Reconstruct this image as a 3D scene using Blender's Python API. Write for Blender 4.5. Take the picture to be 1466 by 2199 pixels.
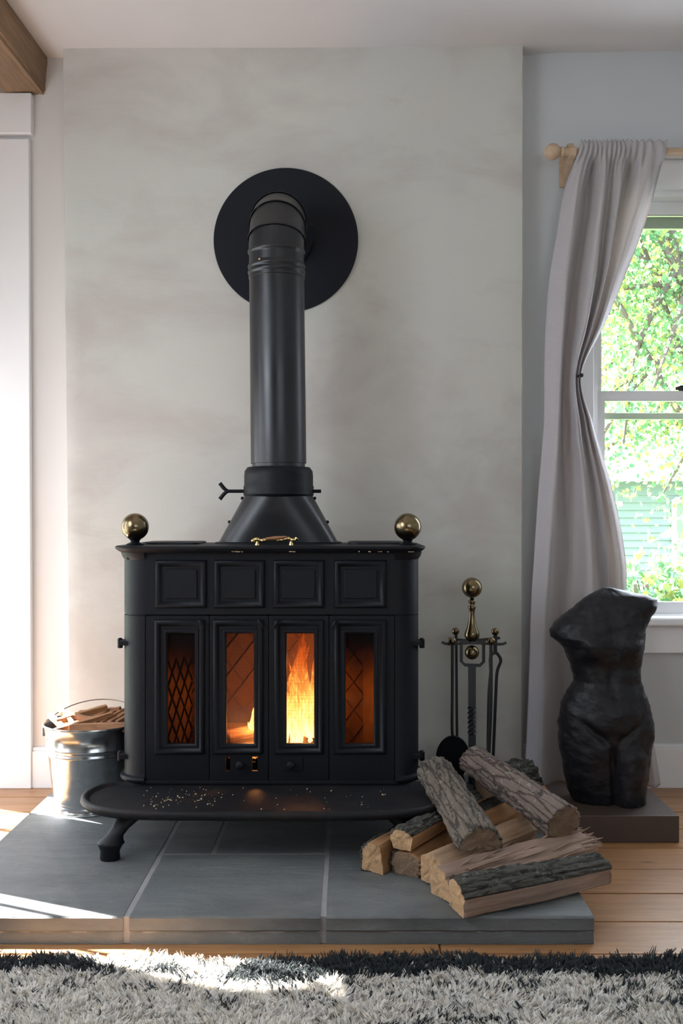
import bpy, bmesh, math, random
import numpy as np
from mathutils import Vector, Matrix, noise as N
random.seed(7); rng = np.random.default_rng(7)
PI = math.pi
scn = bpy.context.scene
C = scn.collection
for o in list(bpy.data.objects): bpy.data.objects.remove(o)

# ------------------------------------------------------------------ camera
F = 2138.0; VX, VY = 745.0, 1110.0; CH = 0.92      # focal (px), vanishing point (px), eye height (m)
cd = bpy.data.cameras.new('camera'); cam = bpy.data.objects.new('camera', cd); C.objects.link(cam)
cam.location = (0, 0, CH); cam.rotation_euler = (PI/2, 0, 0)
cd.sensor_width = 36; cd.lens = F/2199*36
cd.shift_x = -(VX-733)/2199; cd.shift_y = (VY-1099.5)/2199
cd.clip_start = 0.05; cd.clip_end = 300
scn.camera = cam
def P(px, py, Y):
    s = F/Y
    return Vector(((px-VX)/s, Y, CH-(py-VY)/s))

# ------------------------------------------------------------------ world, sun, exposure
w = bpy.data.worlds.new('World'); scn.world = w; w.use_nodes = True
bg = w.node_tree.nodes['Background']
bg.inputs[0].default_value = (0.66, 0.80, 1.0, 1); bg.inputs[1].default_value = 5.4
SUN_D = Vector((0.913*math.cos(math.radians(44)), -0.408*math.cos(math.radians(44)), -math.sin(math.radians(44))))
sd = bpy.data.lights.new('sun', 'SUN'); so = bpy.data.objects.new('sun', sd); C.objects.link(so)
so.rotation_euler = SUN_D.to_track_quat('-Z', 'Y').to_euler(); sd.energy = 68; sd.angle = 0.009; sd.color = (1, 0.955, 0.885)
def area(name, loc, direction, sx, sy, e, col):
    d = bpy.data.lights.new(name, 'AREA'); d.shape = 'RECTANGLE'; d.size = sx; d.size_y = sy; d.energy = e; d.color = col
    o = bpy.data.objects.new(name, d); C.objects.link(o); o.location = loc
    o.rotation_euler = Vector(direction).to_track_quat('-Z', 'Z').to_euler(); return o
area('added_fill_left', (-1.57, 1.45, 1.40), (1, 0.15, -0.35), 1.2, 1.2, 26, (0.86, 0.93, 1))  # added fill lamp inside the left wall, tilted down to brighten the rug
area('added_fill_left_low', (-1.57, 2.75, 0.85), (1, 0, -0.05), 1.1, 1.5, 9, (0.95, 0.96, 1.0))  # added low fill lamp at the left wall, grazing stove and breast
area('daylight_right_window', (1.24, 3.36, 1.3), (-0.1, -1, -0.1), 0.7, 1.3, 16, (0.80, 0.88, 1))
area('added_fill_rear', (1.1, -2.4, 1.7), (-0.05, 1, -0.12), 2.2, 1.2, 23, (0.88, 0.93, 1))  # added fill lamp behind the camera; the rear wall has no opening
vs = scn.view_settings
vs.view_transform = 'Standard'; vs.look = 'None'; vs.gamma = 1; vs.use_curve_mapping = False; vs.exposure = 0.18
scn.cycles.use_denoising = True
scn.cycles.max_bounces = 8; scn.cycles.diffuse_bounces = 5; scn.cycles.transparent_max_bounces = 24
scn.cycles.sample_clamp_indirect = 6

# ------------------------------------------------------------------ material helpers
class NT:
    def __init__(s, name):
        s.m = bpy.data.materials.new(name); s.m.use_nodes = True; s.t = s.m.node_tree; s.t.nodes.clear()
        s.out = s.n('ShaderNodeOutputMaterial')
    def n(s, typ, **kw):
        nd = s.t.nodes.new(typ)
        for k, v in kw.items():
            if k.startswith('_'): setattr(nd, k[1:], v)
            else: s.inp(nd, k.replace('__', ' '), v)
        return nd
    def inp(s, nd, k, v):
        i = nd.inputs[int(k[1:])] if k[0] == 'i' and k[1:].isdigit() else nd.inputs[k]
        if isinstance(v, bpy.types.NodeSocket): s.t.links.new(v, i)
        elif isinstance(v, bpy.types.Node): s.t.links.new(v.outputs[0], i)
        else:
            if isinstance(v, tuple) and len(v) == 3 and i.type == 'RGBA': v = v + (1,)
            i.default_value = v
    def coord(s, scale=(1, 1, 1), rot=(0, 0, 0), what='Object', rnd=False):
        tc = s.n('ShaderNodeTexCoord'); mp = s.n('ShaderNodeMapping'); s.t.links.new(tc.outputs[what], mp.inputs[0])
        mp.inputs['Scale'].default_value = scale; mp.inputs['Rotation'].default_value = rot
        if rnd:
            oi = s.n('ShaderNodeObjectInfo'); mu = s.n('ShaderNodeMath', _operation='MULTIPLY', i0=oi.outputs['Random'], i1=37.0)
            s.t.links.new(mu.outputs[0], mp.inputs['Location'])
        return mp
    def noise(s, co, scale, detail=4, rough=0.55, dist=0):
        return s.n('ShaderNodeTexNoise', Vector=co, Scale=scale, Detail=detail, Roughness=rough, Distortion=dist)
    def ramp(s, fac, stops, interp='LINEAR'):
        r = s.n('ShaderNodeValToRGB', i0=fac); cr = r.color_ramp; cr.interpolation = interp
        while len(cr.elements) < len(stops): cr.elements.new(0.5)
        for e, (p, c) in zip(cr.elements, stops):
            e.position = p; e.color = (c, c, c, 1) if isinstance(c, (int, float)) else (*c, 1)
        return r
    def mix(s, fac, a, b, mode='MIX'):
        m = s.n('ShaderNodeMix', _data_type='RGBA', _blend_type=mode)
        for idx, v in ((0, fac), (6, a), (7, b)):
            if isinstance(v, bpy.types.NodeSocket): s.t.links.new(v, m.inputs[idx])
            elif isinstance(v, bpy.types.Node): s.t.links.new(v.outputs[0], m.inputs[idx])
            else: m.inputs[idx].default_value = v if idx == 0 else (*v, 1)
        return m.outputs[2]
    def math(s, op, a, b=0.0):
        return s.n('ShaderNodeMath', _operation=op, i0=a, i1=b)
    def bump(s, h, strength=0.3, dist=0.01):
        return s.n('ShaderNodeBump', Height=h, Strength=strength, Distance=dist)
    def bsdf(s, color, rough=0.6, metal=0.0, normal=None, **kw):
        b = s.n('ShaderNodeBsdfPrincipled')
        s.inp(b, 'Base Color', color); s.inp(b, 'Roughness', rough); s.inp(b, 'Metallic', metal)
        if normal: s.t.links.new(normal.outputs[0], b.inputs['Normal'])
        for k, v in kw.items(): s.inp(b, k.replace('_', ' '), v)
        s.t.links.new(b.outputs[0], s.out.inputs[0]); return b
def oneimg(*a): pass

def mat_plain(name, col, rough=0.6, metal=0, var=0.06, bump=0.1, scale=6, **kw):
    t = NT(name); co = t.coord(); n = t.noise(co, scale, 5)
    c = t.mix(n.outputs[0], tuple(max(0, v*(1-var)) for v in col), tuple(v*(1+var) for v in col))
    n2 = t.noise(co, scale*12, 3)
    t.bsdf(c, rough, metal, t.bump(n2.outputs[0], bump, 0.003), **kw); return t.m

def mat_plaster():
    t = NT('plaster'); co = t.coord((1, 1, 1.6))
    a = t.noise(co, 1.7, 7, 0.6, 0.5); b = t.noise(co, 0.7, 3, 0.5)
    base = t.mix(t.ramp(b, [(0.35, 0), (0.65, 1)]), (0.61, 0.59, 0.545), (0.57, 0.59, 0.55))
    c = t.mix(t.ramp(a, [(0.46, 0), (0.66, 0.8)]), base, (0.48, 0.44, 0.41))
    st = t.noise(t.coord((1.2, 1, 4.5)), 2.4, 6, 0.65, 0.6)
    c = t.mix(t.ramp(st, [(0.60, 0), (0.78, 0.35)]), c, (0.42, 0.385, 0.35))
    fine = t.noise(t.coord((1, 1, 2)), 22, 8, 0.65, 0.4)
    t.bsdf(c, 0.85, 0, t.bump(t.mix(0.5, fine.outputs[1], a.outputs[1]), 0.35, 0.006)); return t.m

def mat_floor():
    t = NT('pine_floorboard'); co = t.coord((1.4, 16, 16), rnd=True)
    g = t.noise(co, 2.6, 8, 0.6, 1.2); oi = t.n('ShaderNodeObjectInfo')
    c = t.mix(t.ramp(g, [(0.3, 0), (0.7, 1)]), (0.50, 0.27, 0.12), (0.30, 0.145, 0.06))
    c = t.mix(t.math('MULTIPLY', oi.outputs['Random'], 0.45), c, (0.25, 0.12, 0.055))
    v = t.n('ShaderNodeTexVoronoi', Vector=t.coord((2.2, 7.0, 1), rnd=True), Scale=1.3, Randomness=1.0)
    c = t.mix(t.ramp(v, [(0.0, 0.95), (0.055, 0.8), (0.10, 0)]), c, (0.10, 0.045, 0.02))
    v2 = t.n('ShaderNodeTexVoronoi', Vector=t.coord((5, 40, 1), rnd=True), Scale=1.6, Randomness=1.0)
    c = t.mix(t.ramp(v2, [(0.0, 0.9), (0.06, 0.7), (0.10, 0)]), c, (0.07, 0.035, 0.02))
    t.bsdf(c, t.ramp(g, [(0.2, 0.30), (0.8, 0.45)]), 0, t.bump(g.outputs[0], 0.12, 0.004)); return t.m

def mat_stone():
    t = NT('bluestone'); co = t.coord((1, 1.6, 1), rnd=True)
    a = t.noise(co, 3.2, 8, 0.62, 0.6); b = t.noise(co, 26, 6, 0.7)
    c = t.mix(t.ramp(a, [(0.3, 0), (0.7, 1)]), (0.100, 0.113, 0.122), (0.175, 0.186, 0.186))
    c = t.mix(t.ramp(b, [(0.56, 0), (0.75, 0.5)]), c, (0.25, 0.26, 0.26))
    d = t.noise(t.coord((0.6, 3.2, 3), rnd=True), 5, 9, 0.7, 1.5)
    e = t.noise(t.coord((0.35, 1, 1), rnd=True), 6, 6, 0.7, 1.0)
    c = t.mix(t.ramp(e, [(0.48, 0), (0.60, 0.45)]), c, (0.085, 0.095, 0.10))
    t.bsdf(c, t.ramp(d, [(0.3, 0.42), (0.7, 0.65)]), 0, t.bump(t.mix(0.65, b.outputs[1], d.outputs[1]), 0.8, 0.008)); return t.m

def mat_iron(name, col=(0.0045, 0.0055, 0.0085), rough=0.5, bscale=130, bs=0.35, rust=0.0, spec=0.24):
    t = NT(name); co = t.coord()
    n = t.noise(co, bscale, 4, 0.7); l = t.noise(co, 5, 5)
    c = t.mix(l.outputs[0], tuple(v*0.7 for v in col), tuple(v*1.5 for v in col))
    if rust:
        r = t.noise(co, 9, 6, 0.7); c = t.mix(t.ramp(r, [(0.52, 0), (0.72, rust)]), c, (0.06, 0.028, 0.016))
    t.bsdf(c, t.ramp(l, [(0.3, rough-0.06), (0.7, rough+0.1)]), 0, t.bump(n.outputs[0], bs, 0.0015), Specular_IOR_Level=spec); return t.m

def mat_metal(name, col, rough, bs=0.05, dirt=None, bscale=40):
    t = NT(name); co = t.coord(); n = t.noise(co, 9, 6, 0.6); c = t.mix(n.outputs[0], col, tuple(v*0.8 for v in col))
    if dirt: c = t.mix(t.ramp(t.noise(co, 21, 6, 0.7), [(0.45, 0), (0.75, 0.8)]), c, dirt)
    t.bsdf(c, t.ramp(n, [(0.3, rough*0.8), (0.7, rough*1.3)]), 1.0, t.bump(t.noise(co, bscale, 3).outputs[0], bs, 0.002)); return t.m

def mat_galv():
    t = NT('galvanised_steel'); v = t.n('ShaderNodeTexVoronoi', Vector=t.coord(), Scale=60.0)
    bw = t.n('ShaderNodeRGBToBW', i0=v.outputs['Color']); c = t.mix(0.22, (0.52, 0.55, 0.57), bw, 'MULTIPLY')
    t.bsdf(c, t.ramp(t.noise(t.coord(), 14, 4), [(0.3, 0.17), (0.7, 0.27)]), 1.0, t.bump(t.noise(t.coord((1, 1, 0.3)), 7, 2).outputs[0], 0.08, 0.004)); return t.m

def mat_bark(name, a, b, moss=0.3):
    t = NT(name); co = t.coord((3.0, 11, 11), rnd=True)
    n = t.noise(co, 3.0, 9, 0.7, 0.8); cb = t.coord((1.1, 9, 9), rnd=True); wob = t.noise(t.coord((5, 14, 14), rnd=True), 2.0, 5, 0.7)
    va = t.n('ShaderNodeVectorMath', _operation='MULTIPLY_ADD', i0=wob.outputs[1], i1=(0.10, 0.16, 0.16), i2=cb)
    v = t.n('ShaderNodeTexVoronoi', Vector=va, Scale=5.5, _feature='DISTANCE_TO_EDGE')
    c = t.mix(t.ramp(n, [(0.3, 0), (0.68, 1)]), a, b)
    c = t.mix(t.ramp(v, [(0.0, 0.92), (0.045, 0.6), (0.11, 0)]), c, tuple(x*0.13 for x in a))
    m = t.noise(t.coord(rnd=True), 55, 3, 0.6); c = t.mix(t.ramp(m, [(0.60, 0), (0.66, moss)]), c, (0.36, 0.38, 0.33))
    h = t.mix(0.5, n.outputs[1], t.ramp(v, [(0, 0), (0.2, 1)]))
    t.bsdf(c, 0.9, 0, t.bump(h, 0.9, 0.006)); return t.m

def mat_splitwood(name, a, b):
    t = NT(name); n = t.noise(t.coord((2.2, 26, 26), rnd=True), 2.4, 9, 0.65, 0.7)
    l = t.noise(t.coord((1, 3, 3), rnd=True), 5, 3)
    c = t.mix(t.ramp(n, [(0.3, 0), (0.72, 1)]), a, b); c = t.mix(t.ramp(l, [(0.45, 0), (0.75, 0.45)]), c, tuple(x*0.55 for x in b))
    t.bsdf(c, 0.8, 0, t.bump(n.outputs[0], 0.7, 0.006)); return t.m

def mat_endgrain(name, a, b):
    t = NT(name); co = t.coord((0.2, 1, 1)); wv = t.n('ShaderNodeTexWave', _wave_type='RINGS', _rings_direction='X', Vector=co, Scale=42.0, Distortion=2.5, Detail=3.0)
    wv.inputs['Detail Scale'].default_value = 1.5
    n = t.noise(t.coord(rnd=True), 35, 5, 0.7); c = t.mix(t.math('MULTIPLY', wv.outputs[1], 0.45), a, b); c = t.mix(t.ramp(n, [(0.40, 0), (0.8, 0.75)]), c, tuple(x*0.6 for x in b))
    t.bsdf(c, 0.85, 0, t.bump(n.outputs[0], 0.6, 0.004)); return t.m

def mat_glass(name, soot=0.0, tint=(1, 1, 1), ior=1.45):
    t = NT(name); tr = t.n('ShaderNodeBsdfTransparent', Color=tint); gl = t.n('ShaderNodeBsdfGlossy', Roughness=0.03)
    fr = t.n('ShaderNodeFresnel', IOR=ior); mx = t.n('ShaderNodeMixShader', i0=fr, i1=tr.outputs[0], i2=gl.outputs[0])
    last = mx
    if soot:
        tc = t.n('ShaderNodeTexCoord'); sx = t.n('ShaderNodeSeparateXYZ', i0=tc.outputs['Object'])
        nn = t.noise(t.coord((6, 1, 3)), 1.3, 4)
        hgt = t.n('ShaderNodeMapRange', i0=sx.outputs[2], i1=-0.03, i2=0.13, i3=0.12, i4=1.0)
        f = t.math('MULTIPLY', t.math('ADD', hgt.outputs[0], t.math('MULTIPLY', t.math('SUBTRACT', nn.outputs[0], 0.5).outputs[0], 1.3).outputs[0]).outputs[0], soot)
        f.use_clamp = True
        df = t.n('ShaderNodeBsdfDiffuse', Color=(0.008, 0.007, 0.007))
        last = t.n('ShaderNodeMixShader', i0=f, i1=mx.outputs[0], i2=df.outputs[0])
    t.t.links.new(last.outputs[0], t.out.inputs[0]); return t.m

def mat_cloth(name, col, trans=0.45):
    t = NT(name); wv = t.noise(t.coord((1, 1, 6)), 260, 2); wv2 = t.noise(t.coord((7, 1, 1)), 240, 2)
    h = t.mix(0.5, wv.outputs[1], wv2.outputs[1]); n = t.noise(t.coord((1, 1, 4)), 60, 4)
    c = t.mix(n.outputs[0], tuple(v*0.9 for v in col), tuple(min(1, v*1.1) for v in col))
    d = t.n('ShaderNodeBsdfDiffuse', Color=c); tl = t.n('ShaderNodeBsdfTranslucent', Color=t.mix(0.5, c, (0.75, 0.60, 0.48)))
    b = t.bump(h, 0.25, 0.001); t.t.links.new(b.outputs[0], d.inputs['Normal'])
    m = t.n('ShaderNodeMixShader', i0=trans, i1=d.outputs[0], i2=tl.outputs[0]); t.t.links.new(m.outputs[0], t.out.inputs[0]); return t.m

def mat_wool(name, col, tr=0.45):
    t = NT(name); n = t.noise(t.coord(), 35, 3); c = t.mix(n.outputs[0], tuple(v*0.9 for v in col), tuple(min(1, v*1.06) for v in col))
    d = t.n('ShaderNodeBsdfDiffuse', Color=c, Roughness=0.6); tl = t.n('ShaderNodeBsdfTranslucent', Color=c)
    m = t.n('ShaderNodeMixShader', i0=tr, i1=d.outputs[0], i2=tl.outputs[0]); t.t.links.new(m.outputs[0], t.out.inputs[0]); return t.m
def mat_leaf(name, a, b, tr=0.5):
    t = NT(name); g = t.noise(t.coord(), 1.3, 4); f = t.noise(t.coord(), 9, 2)
    c = t.mix(t.ramp(t.mix(0.6, g.outputs[1], f.outputs[1]), [(0.42, 0), (0.58, 1)]), a, b)
    d = t.n('ShaderNodeBsdfDiffuse', Color=c); tl = t.n('ShaderNodeBsdfTranslucent', Color=c)
    m = t.n('ShaderNodeMixShader', i0=tr, i1=d.outputs[0], i2=tl.outputs[0]); t.t.links.new(m.outputs[0], t.out.inputs[0]); return t.m

def mat_flame():
    t = NT('flame'); tc = t.n('ShaderNodeTexCoord'); sx = t.n('ShaderNodeSeparateXYZ', i0=tc.outputs['Object'])
    n = t.noise(t.coord((42, 42, 11)), 1.0, 5, 0.62, 1.6)
    hz = t.n('ShaderNodeMapRange', i0=sx.outputs[2], i1=0.0, i2=0.36, i3=0.0, i4=1.0)
    v = t.math('ADD', hz.outputs[0], t.math('MULTIPLY', t.math('SUBTRACT', n.outputs[0], 0.5).outputs[0], 1.1).outputs[0])
    col = t.ramp(v, [(0.0, (1.0, 0.50, 0.14)), (0.35, (1.0, 0.36, 0.07)), (0.7, (1.0, 0.17, 0.015)), (1.0, (0.8, 0.07, 0.0))])
    st = t.ramp(v, [(0.0, 1.0), (0.3, 0.5), (0.6, 0.18), (1.0, 0.07)])
    em = t.n('ShaderNodeEmission', Color=col, Strength=t.math('MULTIPLY', st, 9.0).outputs[0])
    lw = t.n('ShaderNodeLayerWeight', Blend=0.35)
    al = t.math('MULTIPLY', t.ramp(lw.outputs[1], [(0.15, 1.0), (0.85, 0.0)]), t.ramp(v, [(0.3, 1.0), (0.55, 0.75), (0.95, 0.08)]))
    tr = t.n('ShaderNodeBsdfTransparent')
    m = t.n('ShaderNodeMixShader', i0=al, i1=tr.outputs[0], i2=em.outputs[0]); t.t.links.new(m.outputs[0], t.out.inputs[0]); return t.m
def mat_beam():
    t = NT('old_oak_beam'); n = t.noise(t.coord((14, 1.0, 14)), 2.6, 9, 0.68, 1.0); l = t.noise(t.coord((1, 0.6, 1)), 6, 4)
    c = t.mix(t.ramp(n, [(0.3, 0), (0.7, 1)]), (0.38, 0.24, 0.14), (0.19, 0.125, 0.075)); c = t.mix(t.ramp(l, [(0.4, 0), (0.7, 0.5)]), c, (0.20, 0.15, 0.10))
    t.bsdf(c, 0.8, 0, t.bump(n.outputs[0], 0.8, 0.008)); return t.m

M = dict(plaster=mat_plaster(), wall=mat_plain('painted_wall', (0.56, 0.58, 0.59), 0.8, var=0.03), ceiling=mat_plain('ceiling_paint', (0.68, 0.66, 0.65), 0.85, var=0.03),
    trim=mat_plain('white_trim_paint', (0.84, 0.84, 0.85), 0.45, var=0.02, bump=0.04), leftwall=mat_plain('warm_white_wall', (0.66, 0.64, 0.62), 0.8, var=0.03),
    darkwall=mat_plain('dim_room_wall', (0.10, 0.11, 0.11), 0.8), floor=mat_floor(), stone=mat_stone(), mortar=mat_plain('mortar', (0.26, 0.26, 0.27), 0.9, var=0.2, bump=0.5, scale=20),
    iron=mat_iron('cast_iron', rust=0), ironr=mat_iron('rough_cast_iron', (0.010, 0.0105, 0.0125), 0.5, 90, 0.6, rust=0.35), pipe=mat_iron('black_stovepipe', (0.007, 0.008, 0.011), 0.34, 200, 0.08, spec=0.55),
    disc=mat_iron('black_sheet', (0.0075, 0.009, 0.014), 0.65, 160, 0.1), firebrick=mat_plain('sooty_firebox', (0.22, 0.10, 0.05), 0.9, var=0.4, bump=0.5, scale=9),
    brass=mat_metal('aged_brass', (0.27, 0.21, 0.12), 0.22, dirt=(0.10, 0.075, 0.05)), gilt=mat_metal('bright_brass', (0.85, 0.62, 0.28), 0.25), copper=mat_plain('copper_wood', (0.35, 0.16, 0.08), 0.4),
    wrought=mat_metal('wrought_iron', (0.09, 0.095, 0.10), 0.45, 0.3), galv=mat_galv(),
    bark=mat_bark('grey_bark', (0.20, 0.165, 0.13), (0.125, 0.105, 0.088)), bark2=mat_bark('brown_grey_bark', (0.235, 0.175, 0.145), (0.15, 0.115, 0.10), 0.45), bark3=mat_bark('dark_bark', (0.075, 0.07, 0.058), (0.045, 0.043, 0.036), 0.25),
    wood=mat_splitwood('pale_split_wood', (0.46, 0.32, 0.21), (0.33, 0.20, 0.12)), woodp=mat_splitwood('pinkish_split_wood', (0.42, 0.30, 0.235), (0.29, 0.19, 0.145)), woodo=mat_splitwood('orange_split_wood', (0.50, 0.27, 0.12), (0.30, 0.145, 0.06)),
    end=mat_endgrain('fresh_end_grain', (0.50, 0.32, 0.17), (0.38, 0.22, 0.11)), endd=mat_endgrain('weathered_end_grain', (0.22, 0.145, 0.09), (0.15, 0.095, 0.06)),
    kind=mat_splitwood('kindling_wood', (0.50, 0.26, 0.13), (0.30, 0.13, 0.06)),
    bronze=None, plinth=mat_plain('dark_brown_plinth', (0.065, 0.044, 0.036), 0.5, var=0.15), curtain=mat_cloth('linen_curtain', (0.60, 0.575, 0.59), 0.30),
    rodwood=mat_splitwood('rod_wood', (0.62, 0.47, 0.33), (0.52, 0.37, 0.24)), glass=mat_glass('window_glass'), stoveglass=mat_glass('clean_stove_glass', 0.12, ior=1.08), soot=mat_glass('sooty_stove_glass', 0.9, (0.85, 0.8, 0.7), ior=1.06),
    flame=mat_flame(), cream=mat_wool('cream_wool', (0.93, 0.91, 0.87)), cream2=mat_wool('beige_wool', (0.78, 0.73, 0.66)), cream3=mat_wool('grey_wool', (0.66, 0.65, 0.64)), dark=mat_wool('charcoal_wool', (0.075, 0.085, 0.09)),
    backing=mat_plain('rug_backing', (0.30, 0.28, 0.26), 0.95), beam=mat_beam(), black=mat_plain('black_metal', (0.01, 0.01, 0.012), 0.4), alu=mat_plain('grey_storm_frame', (0.27, 0.27, 0.275), 0.5),
    leafg=mat_leaf('maple_leaf_green', (0.09, 0.22, 0.13), (0.20, 0.34, 0.15)), leafy=mat_leaf('maple_leaf_yellow', (0.44, 0.40, 0.11), (0.26, 0.36, 0.15)), twig=mat_plain('tree_bark', (0.13, 0.10, 0.08), 0.9),
    grass=mat_plain('lawn', (0.12, 0.22, 0.05), 0.9, var=0.3), siding=mat_plain('pale_blue_siding', (0.30, 0.33, 0.38), 0.7), roof=mat_plain('grey_roof', (0.16, 0.17, 0.19), 0.8), ember=None, crumb=mat_plain('wood_crumb', (0.55, 0.42, 0.26), 0.9))
def mk_bronze():
    t = NT('dark_patinated_bronze'); co = t.coord(); n = t.noise(co, 14, 8, 0.7, 0.8); f = t.noise(co, 60, 5, 0.7)
    c = t.mix(t.ramp(n, [(0.35, 0), (0.7, 1)]), (0.006, 0.006, 0.008), (0.014, 0.013, 0.017))
    t.bsdf(c, t.ramp(f, [(0.3, 0.32), (0.7, 0.55)]), 0.0, t.bump(t.mix(0.5, n.outputs[1], f.outputs[1]), 0.7, 0.006), Specular_IOR_Level=0.36); return t.m
M['bronze'] = mk_bronze()
t = NT('glowing_ember'); n_ = t.noise(t.coord(), 30, 5, 0.7); e_ = t.n('ShaderNodeEmission', Color=t.ramp(n_, [(0.4, (0.5, 0.05, 0.0)), (0.62, (1, 0.35, 0.06))]), Strength=t.ramp(n_, [(0.42, 0.15), (0.62, 1.5)])); t.t.links.new(e_.outputs[0], t.out.inputs[0]); M['ember'] = t.m

# ------------------------------------------------------------------ object helpers
def thing(name, label, cat, loc=(0, 0, 0), group=None):
    o = bpy.data.objects.new(name, None); C.objects.link(o); o.location = loc; o.empty_display_size = 0.05
    tag(o, label, cat, group); return o
def tag(o, label=None, cat=None, group=None, kind=None):
    if label: o['label'] = label
    if cat: o['category'] = cat
    if group: o['group'] = group
    if kind: o['kind'] = kind
    return o
def wloc(o):
    v = Vector(o.location); p = o.parent
    while p: v += p.location; p = p.parent
    return v
def link_mesh(name, me, parent, loc):
    o = bpy.data.objects.new(name, me); C.objects.link(o)
    if parent: o.parent = parent; o.location = Vector(loc) - wloc(parent)
    else: o.location = loc
    return o
def obj(name, bm, mat, parent=None, loc=None, smooth=False, bevel=0, seg=2, angle=35):
    """bm is in world coordinates; the object origin is put at loc (default: its parent, else the bottom centre)"""
    if loc is None:
        if parent: loc = wloc(parent)
        else:
            co = [v.co for v in bm.verts]; loc = Vector(((min(c.x for c in co)+max(c.x for c in co))/2, (min(c.y for c in co)+max(c.y for c in co))/2, min(c.z for c in co)))
    loc = Vector(loc)
    bmesh.ops.recalc_face_normals(bm, faces=bm.faces)
    bmesh.ops.translate(bm, verts=bm.verts, vec=-loc)
    me = bpy.data.meshes.new(name); bm.to_mesh(me); bm.free()
    for m in (mat if isinstance(mat, (list, tuple)) else [mat]): me.materials.append(m)
    if smooth:
        for p in me.polygons: p.use_smooth = True
        if smooth != 'all': me.set_sharp_from_angle(angle=math.radians(angle))
    o = link_mesh(name, me, parent, loc)
    if bevel:
        b = o.modifiers.new('bevel', 'BEVEL'); b.width = bevel; b.segments = seg; b.limit_method = 'ANGLE'
    return o
def struct(name, bm, mat, parent=None, **k):
    o = obj(name, bm, mat, parent, **k)
    if not parent: o['kind'] = 'structure'
    return o
def box(bm, x0, x1, y0, y1, z0, z1):
    vs_ = [bm.verts.new((x, y, z)) for x in (x0, x1) for y in (y0, y1) for z in (z0, z1)]
    for f in ((0, 1, 3, 2), (4, 6, 7, 5), (0, 4, 5, 1), (2, 3, 7, 6), (0, 2, 6, 4), (1, 5, 7, 3)): bm.faces.new([vs_[i] for i in f])
    return vs_
def B(*a):
    bm = bmesh.new()
    for q in a: box(bm, *q)
    return bm
def lathe(bm, prof, c=(0, 0, 0), seg=40, axis='Z', mat_index=0):
    """prof: list of (r, h)"""
    rings = []
    for r, h in prof:
        ring = []
        for i in range(seg):
            a = 2*PI*i/seg
            p = (r*math.cos(a), r*math.sin(a), h)
            if axis == 'Y': p = (r*math.cos(a), h, r*math.sin(a))
            if axis == 'X': p = (h, r*math.cos(a), r*math.sin(a))
            ring.append(bm.verts.new(Vector(p)+Vector(c)))
        rings.append(ring)
    for a, b in zip(rings, rings[1:]):
        for i in range(seg): bm.faces.new((a[i], a[(i+1) % seg], b[(i+1) % seg], b[i]))
    for ring in (rings[0], rings[-1]):
        if len(ring) > 2: bm.faces.new(ring)
    return bm
def sphere_prof(r, n=14, z0=0): return [(max(1e-4, r*math.sin(PI*i/n)), z0-r*math.cos(PI*i/n)) for i in range(n+1)]
def tube(bm, pts, rad, seg=10, up=None, sq=False, twist=None):
    pts = [Vector(p) for p in pts]; n = len(pts); rads = rad if isinstance(rad, (list, tuple)) else [rad]*n
    tan = [(pts[min(i+1, n-1)]-pts[max(i-1, 0)]).normalized() for i in range(n)]
    ref = Vector(up) if up else (Vector((0, 0, 1)) if abs(tan[0].z) < 0.9 else Vector((1, 0, 0)))
    u = tan[0].cross(ref).normalized(); rings = []
    for i in range(n):
        u = (u-tan[i]*u.dot(tan[i])).normalized(); v = tan[i].cross(u)
        ring = []
        for k in range(seg):
            a = 2*PI*(k+(0.5 if seg == 4 else 0))/seg + (twist[i] if twist else 0)
            ring.append(bm.verts.new(pts[i]+(u*math.cos(a)+v*math.sin(a))*rads[i]))
        rings.append(ring)
    for a, b in zip(rings, rings[1:]):
        for k in range(seg): bm.faces.new((a[k], a[(k+1) % seg], b[(k+1) % seg], b[k]))
    bm.faces.new(rings[0]); bm.faces.new(rings[-1]); return bm
def T(*a, **k): return tube(bmesh.new(), *a, **k)
def spline(pts, n=8):
    pts = [Vector(p) for p in pts]; out = []
    for i in range(len(pts)-1):
        p0, p1, p2, p3 = pts[max(i-1, 0)], pts[i], pts[i+1], pts[min(i+2, len(pts)-1)]
        for k in range(n):
            t = k/n; out.append(0.5*((2*p1)+(p2-p0)*t+(2*p0-5*p1+4*p2-p3)*t*t+(3*p1-p0-3*p2+p3)*t**3))
    return out+[pts[-1]]
def loft(bm, rings, cap=True, closed=True):
    R = [[bm.verts.new(p) for p in r] for r in rings]; n = len(R[0])
    for a, b in zip(R, R[1:]):
        for k in range(n if closed else n-1): bm.faces.new((a[k], a[(k+1) % n], b[(k+1) % n], b[k]))
    if cap: bm.faces.new(R[0]); bm.faces.new(R[-1])
    return R
def dup(o, loc, label=None, parent=None, rz=None):
    r = o.copy(); C.objects.link(r); r.location = loc
    if rz is not None: r.rotation_euler.z = rz
    if label: r['label'] = label
    if parent: r.parent = parent
    for ch in list(o.children):
        c = ch.copy(); C.objects.link(c); c.parent = r
        for g in list(ch.children):
            d = g.copy(); C.objects.link(d); d.parent = c
    return r
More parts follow.
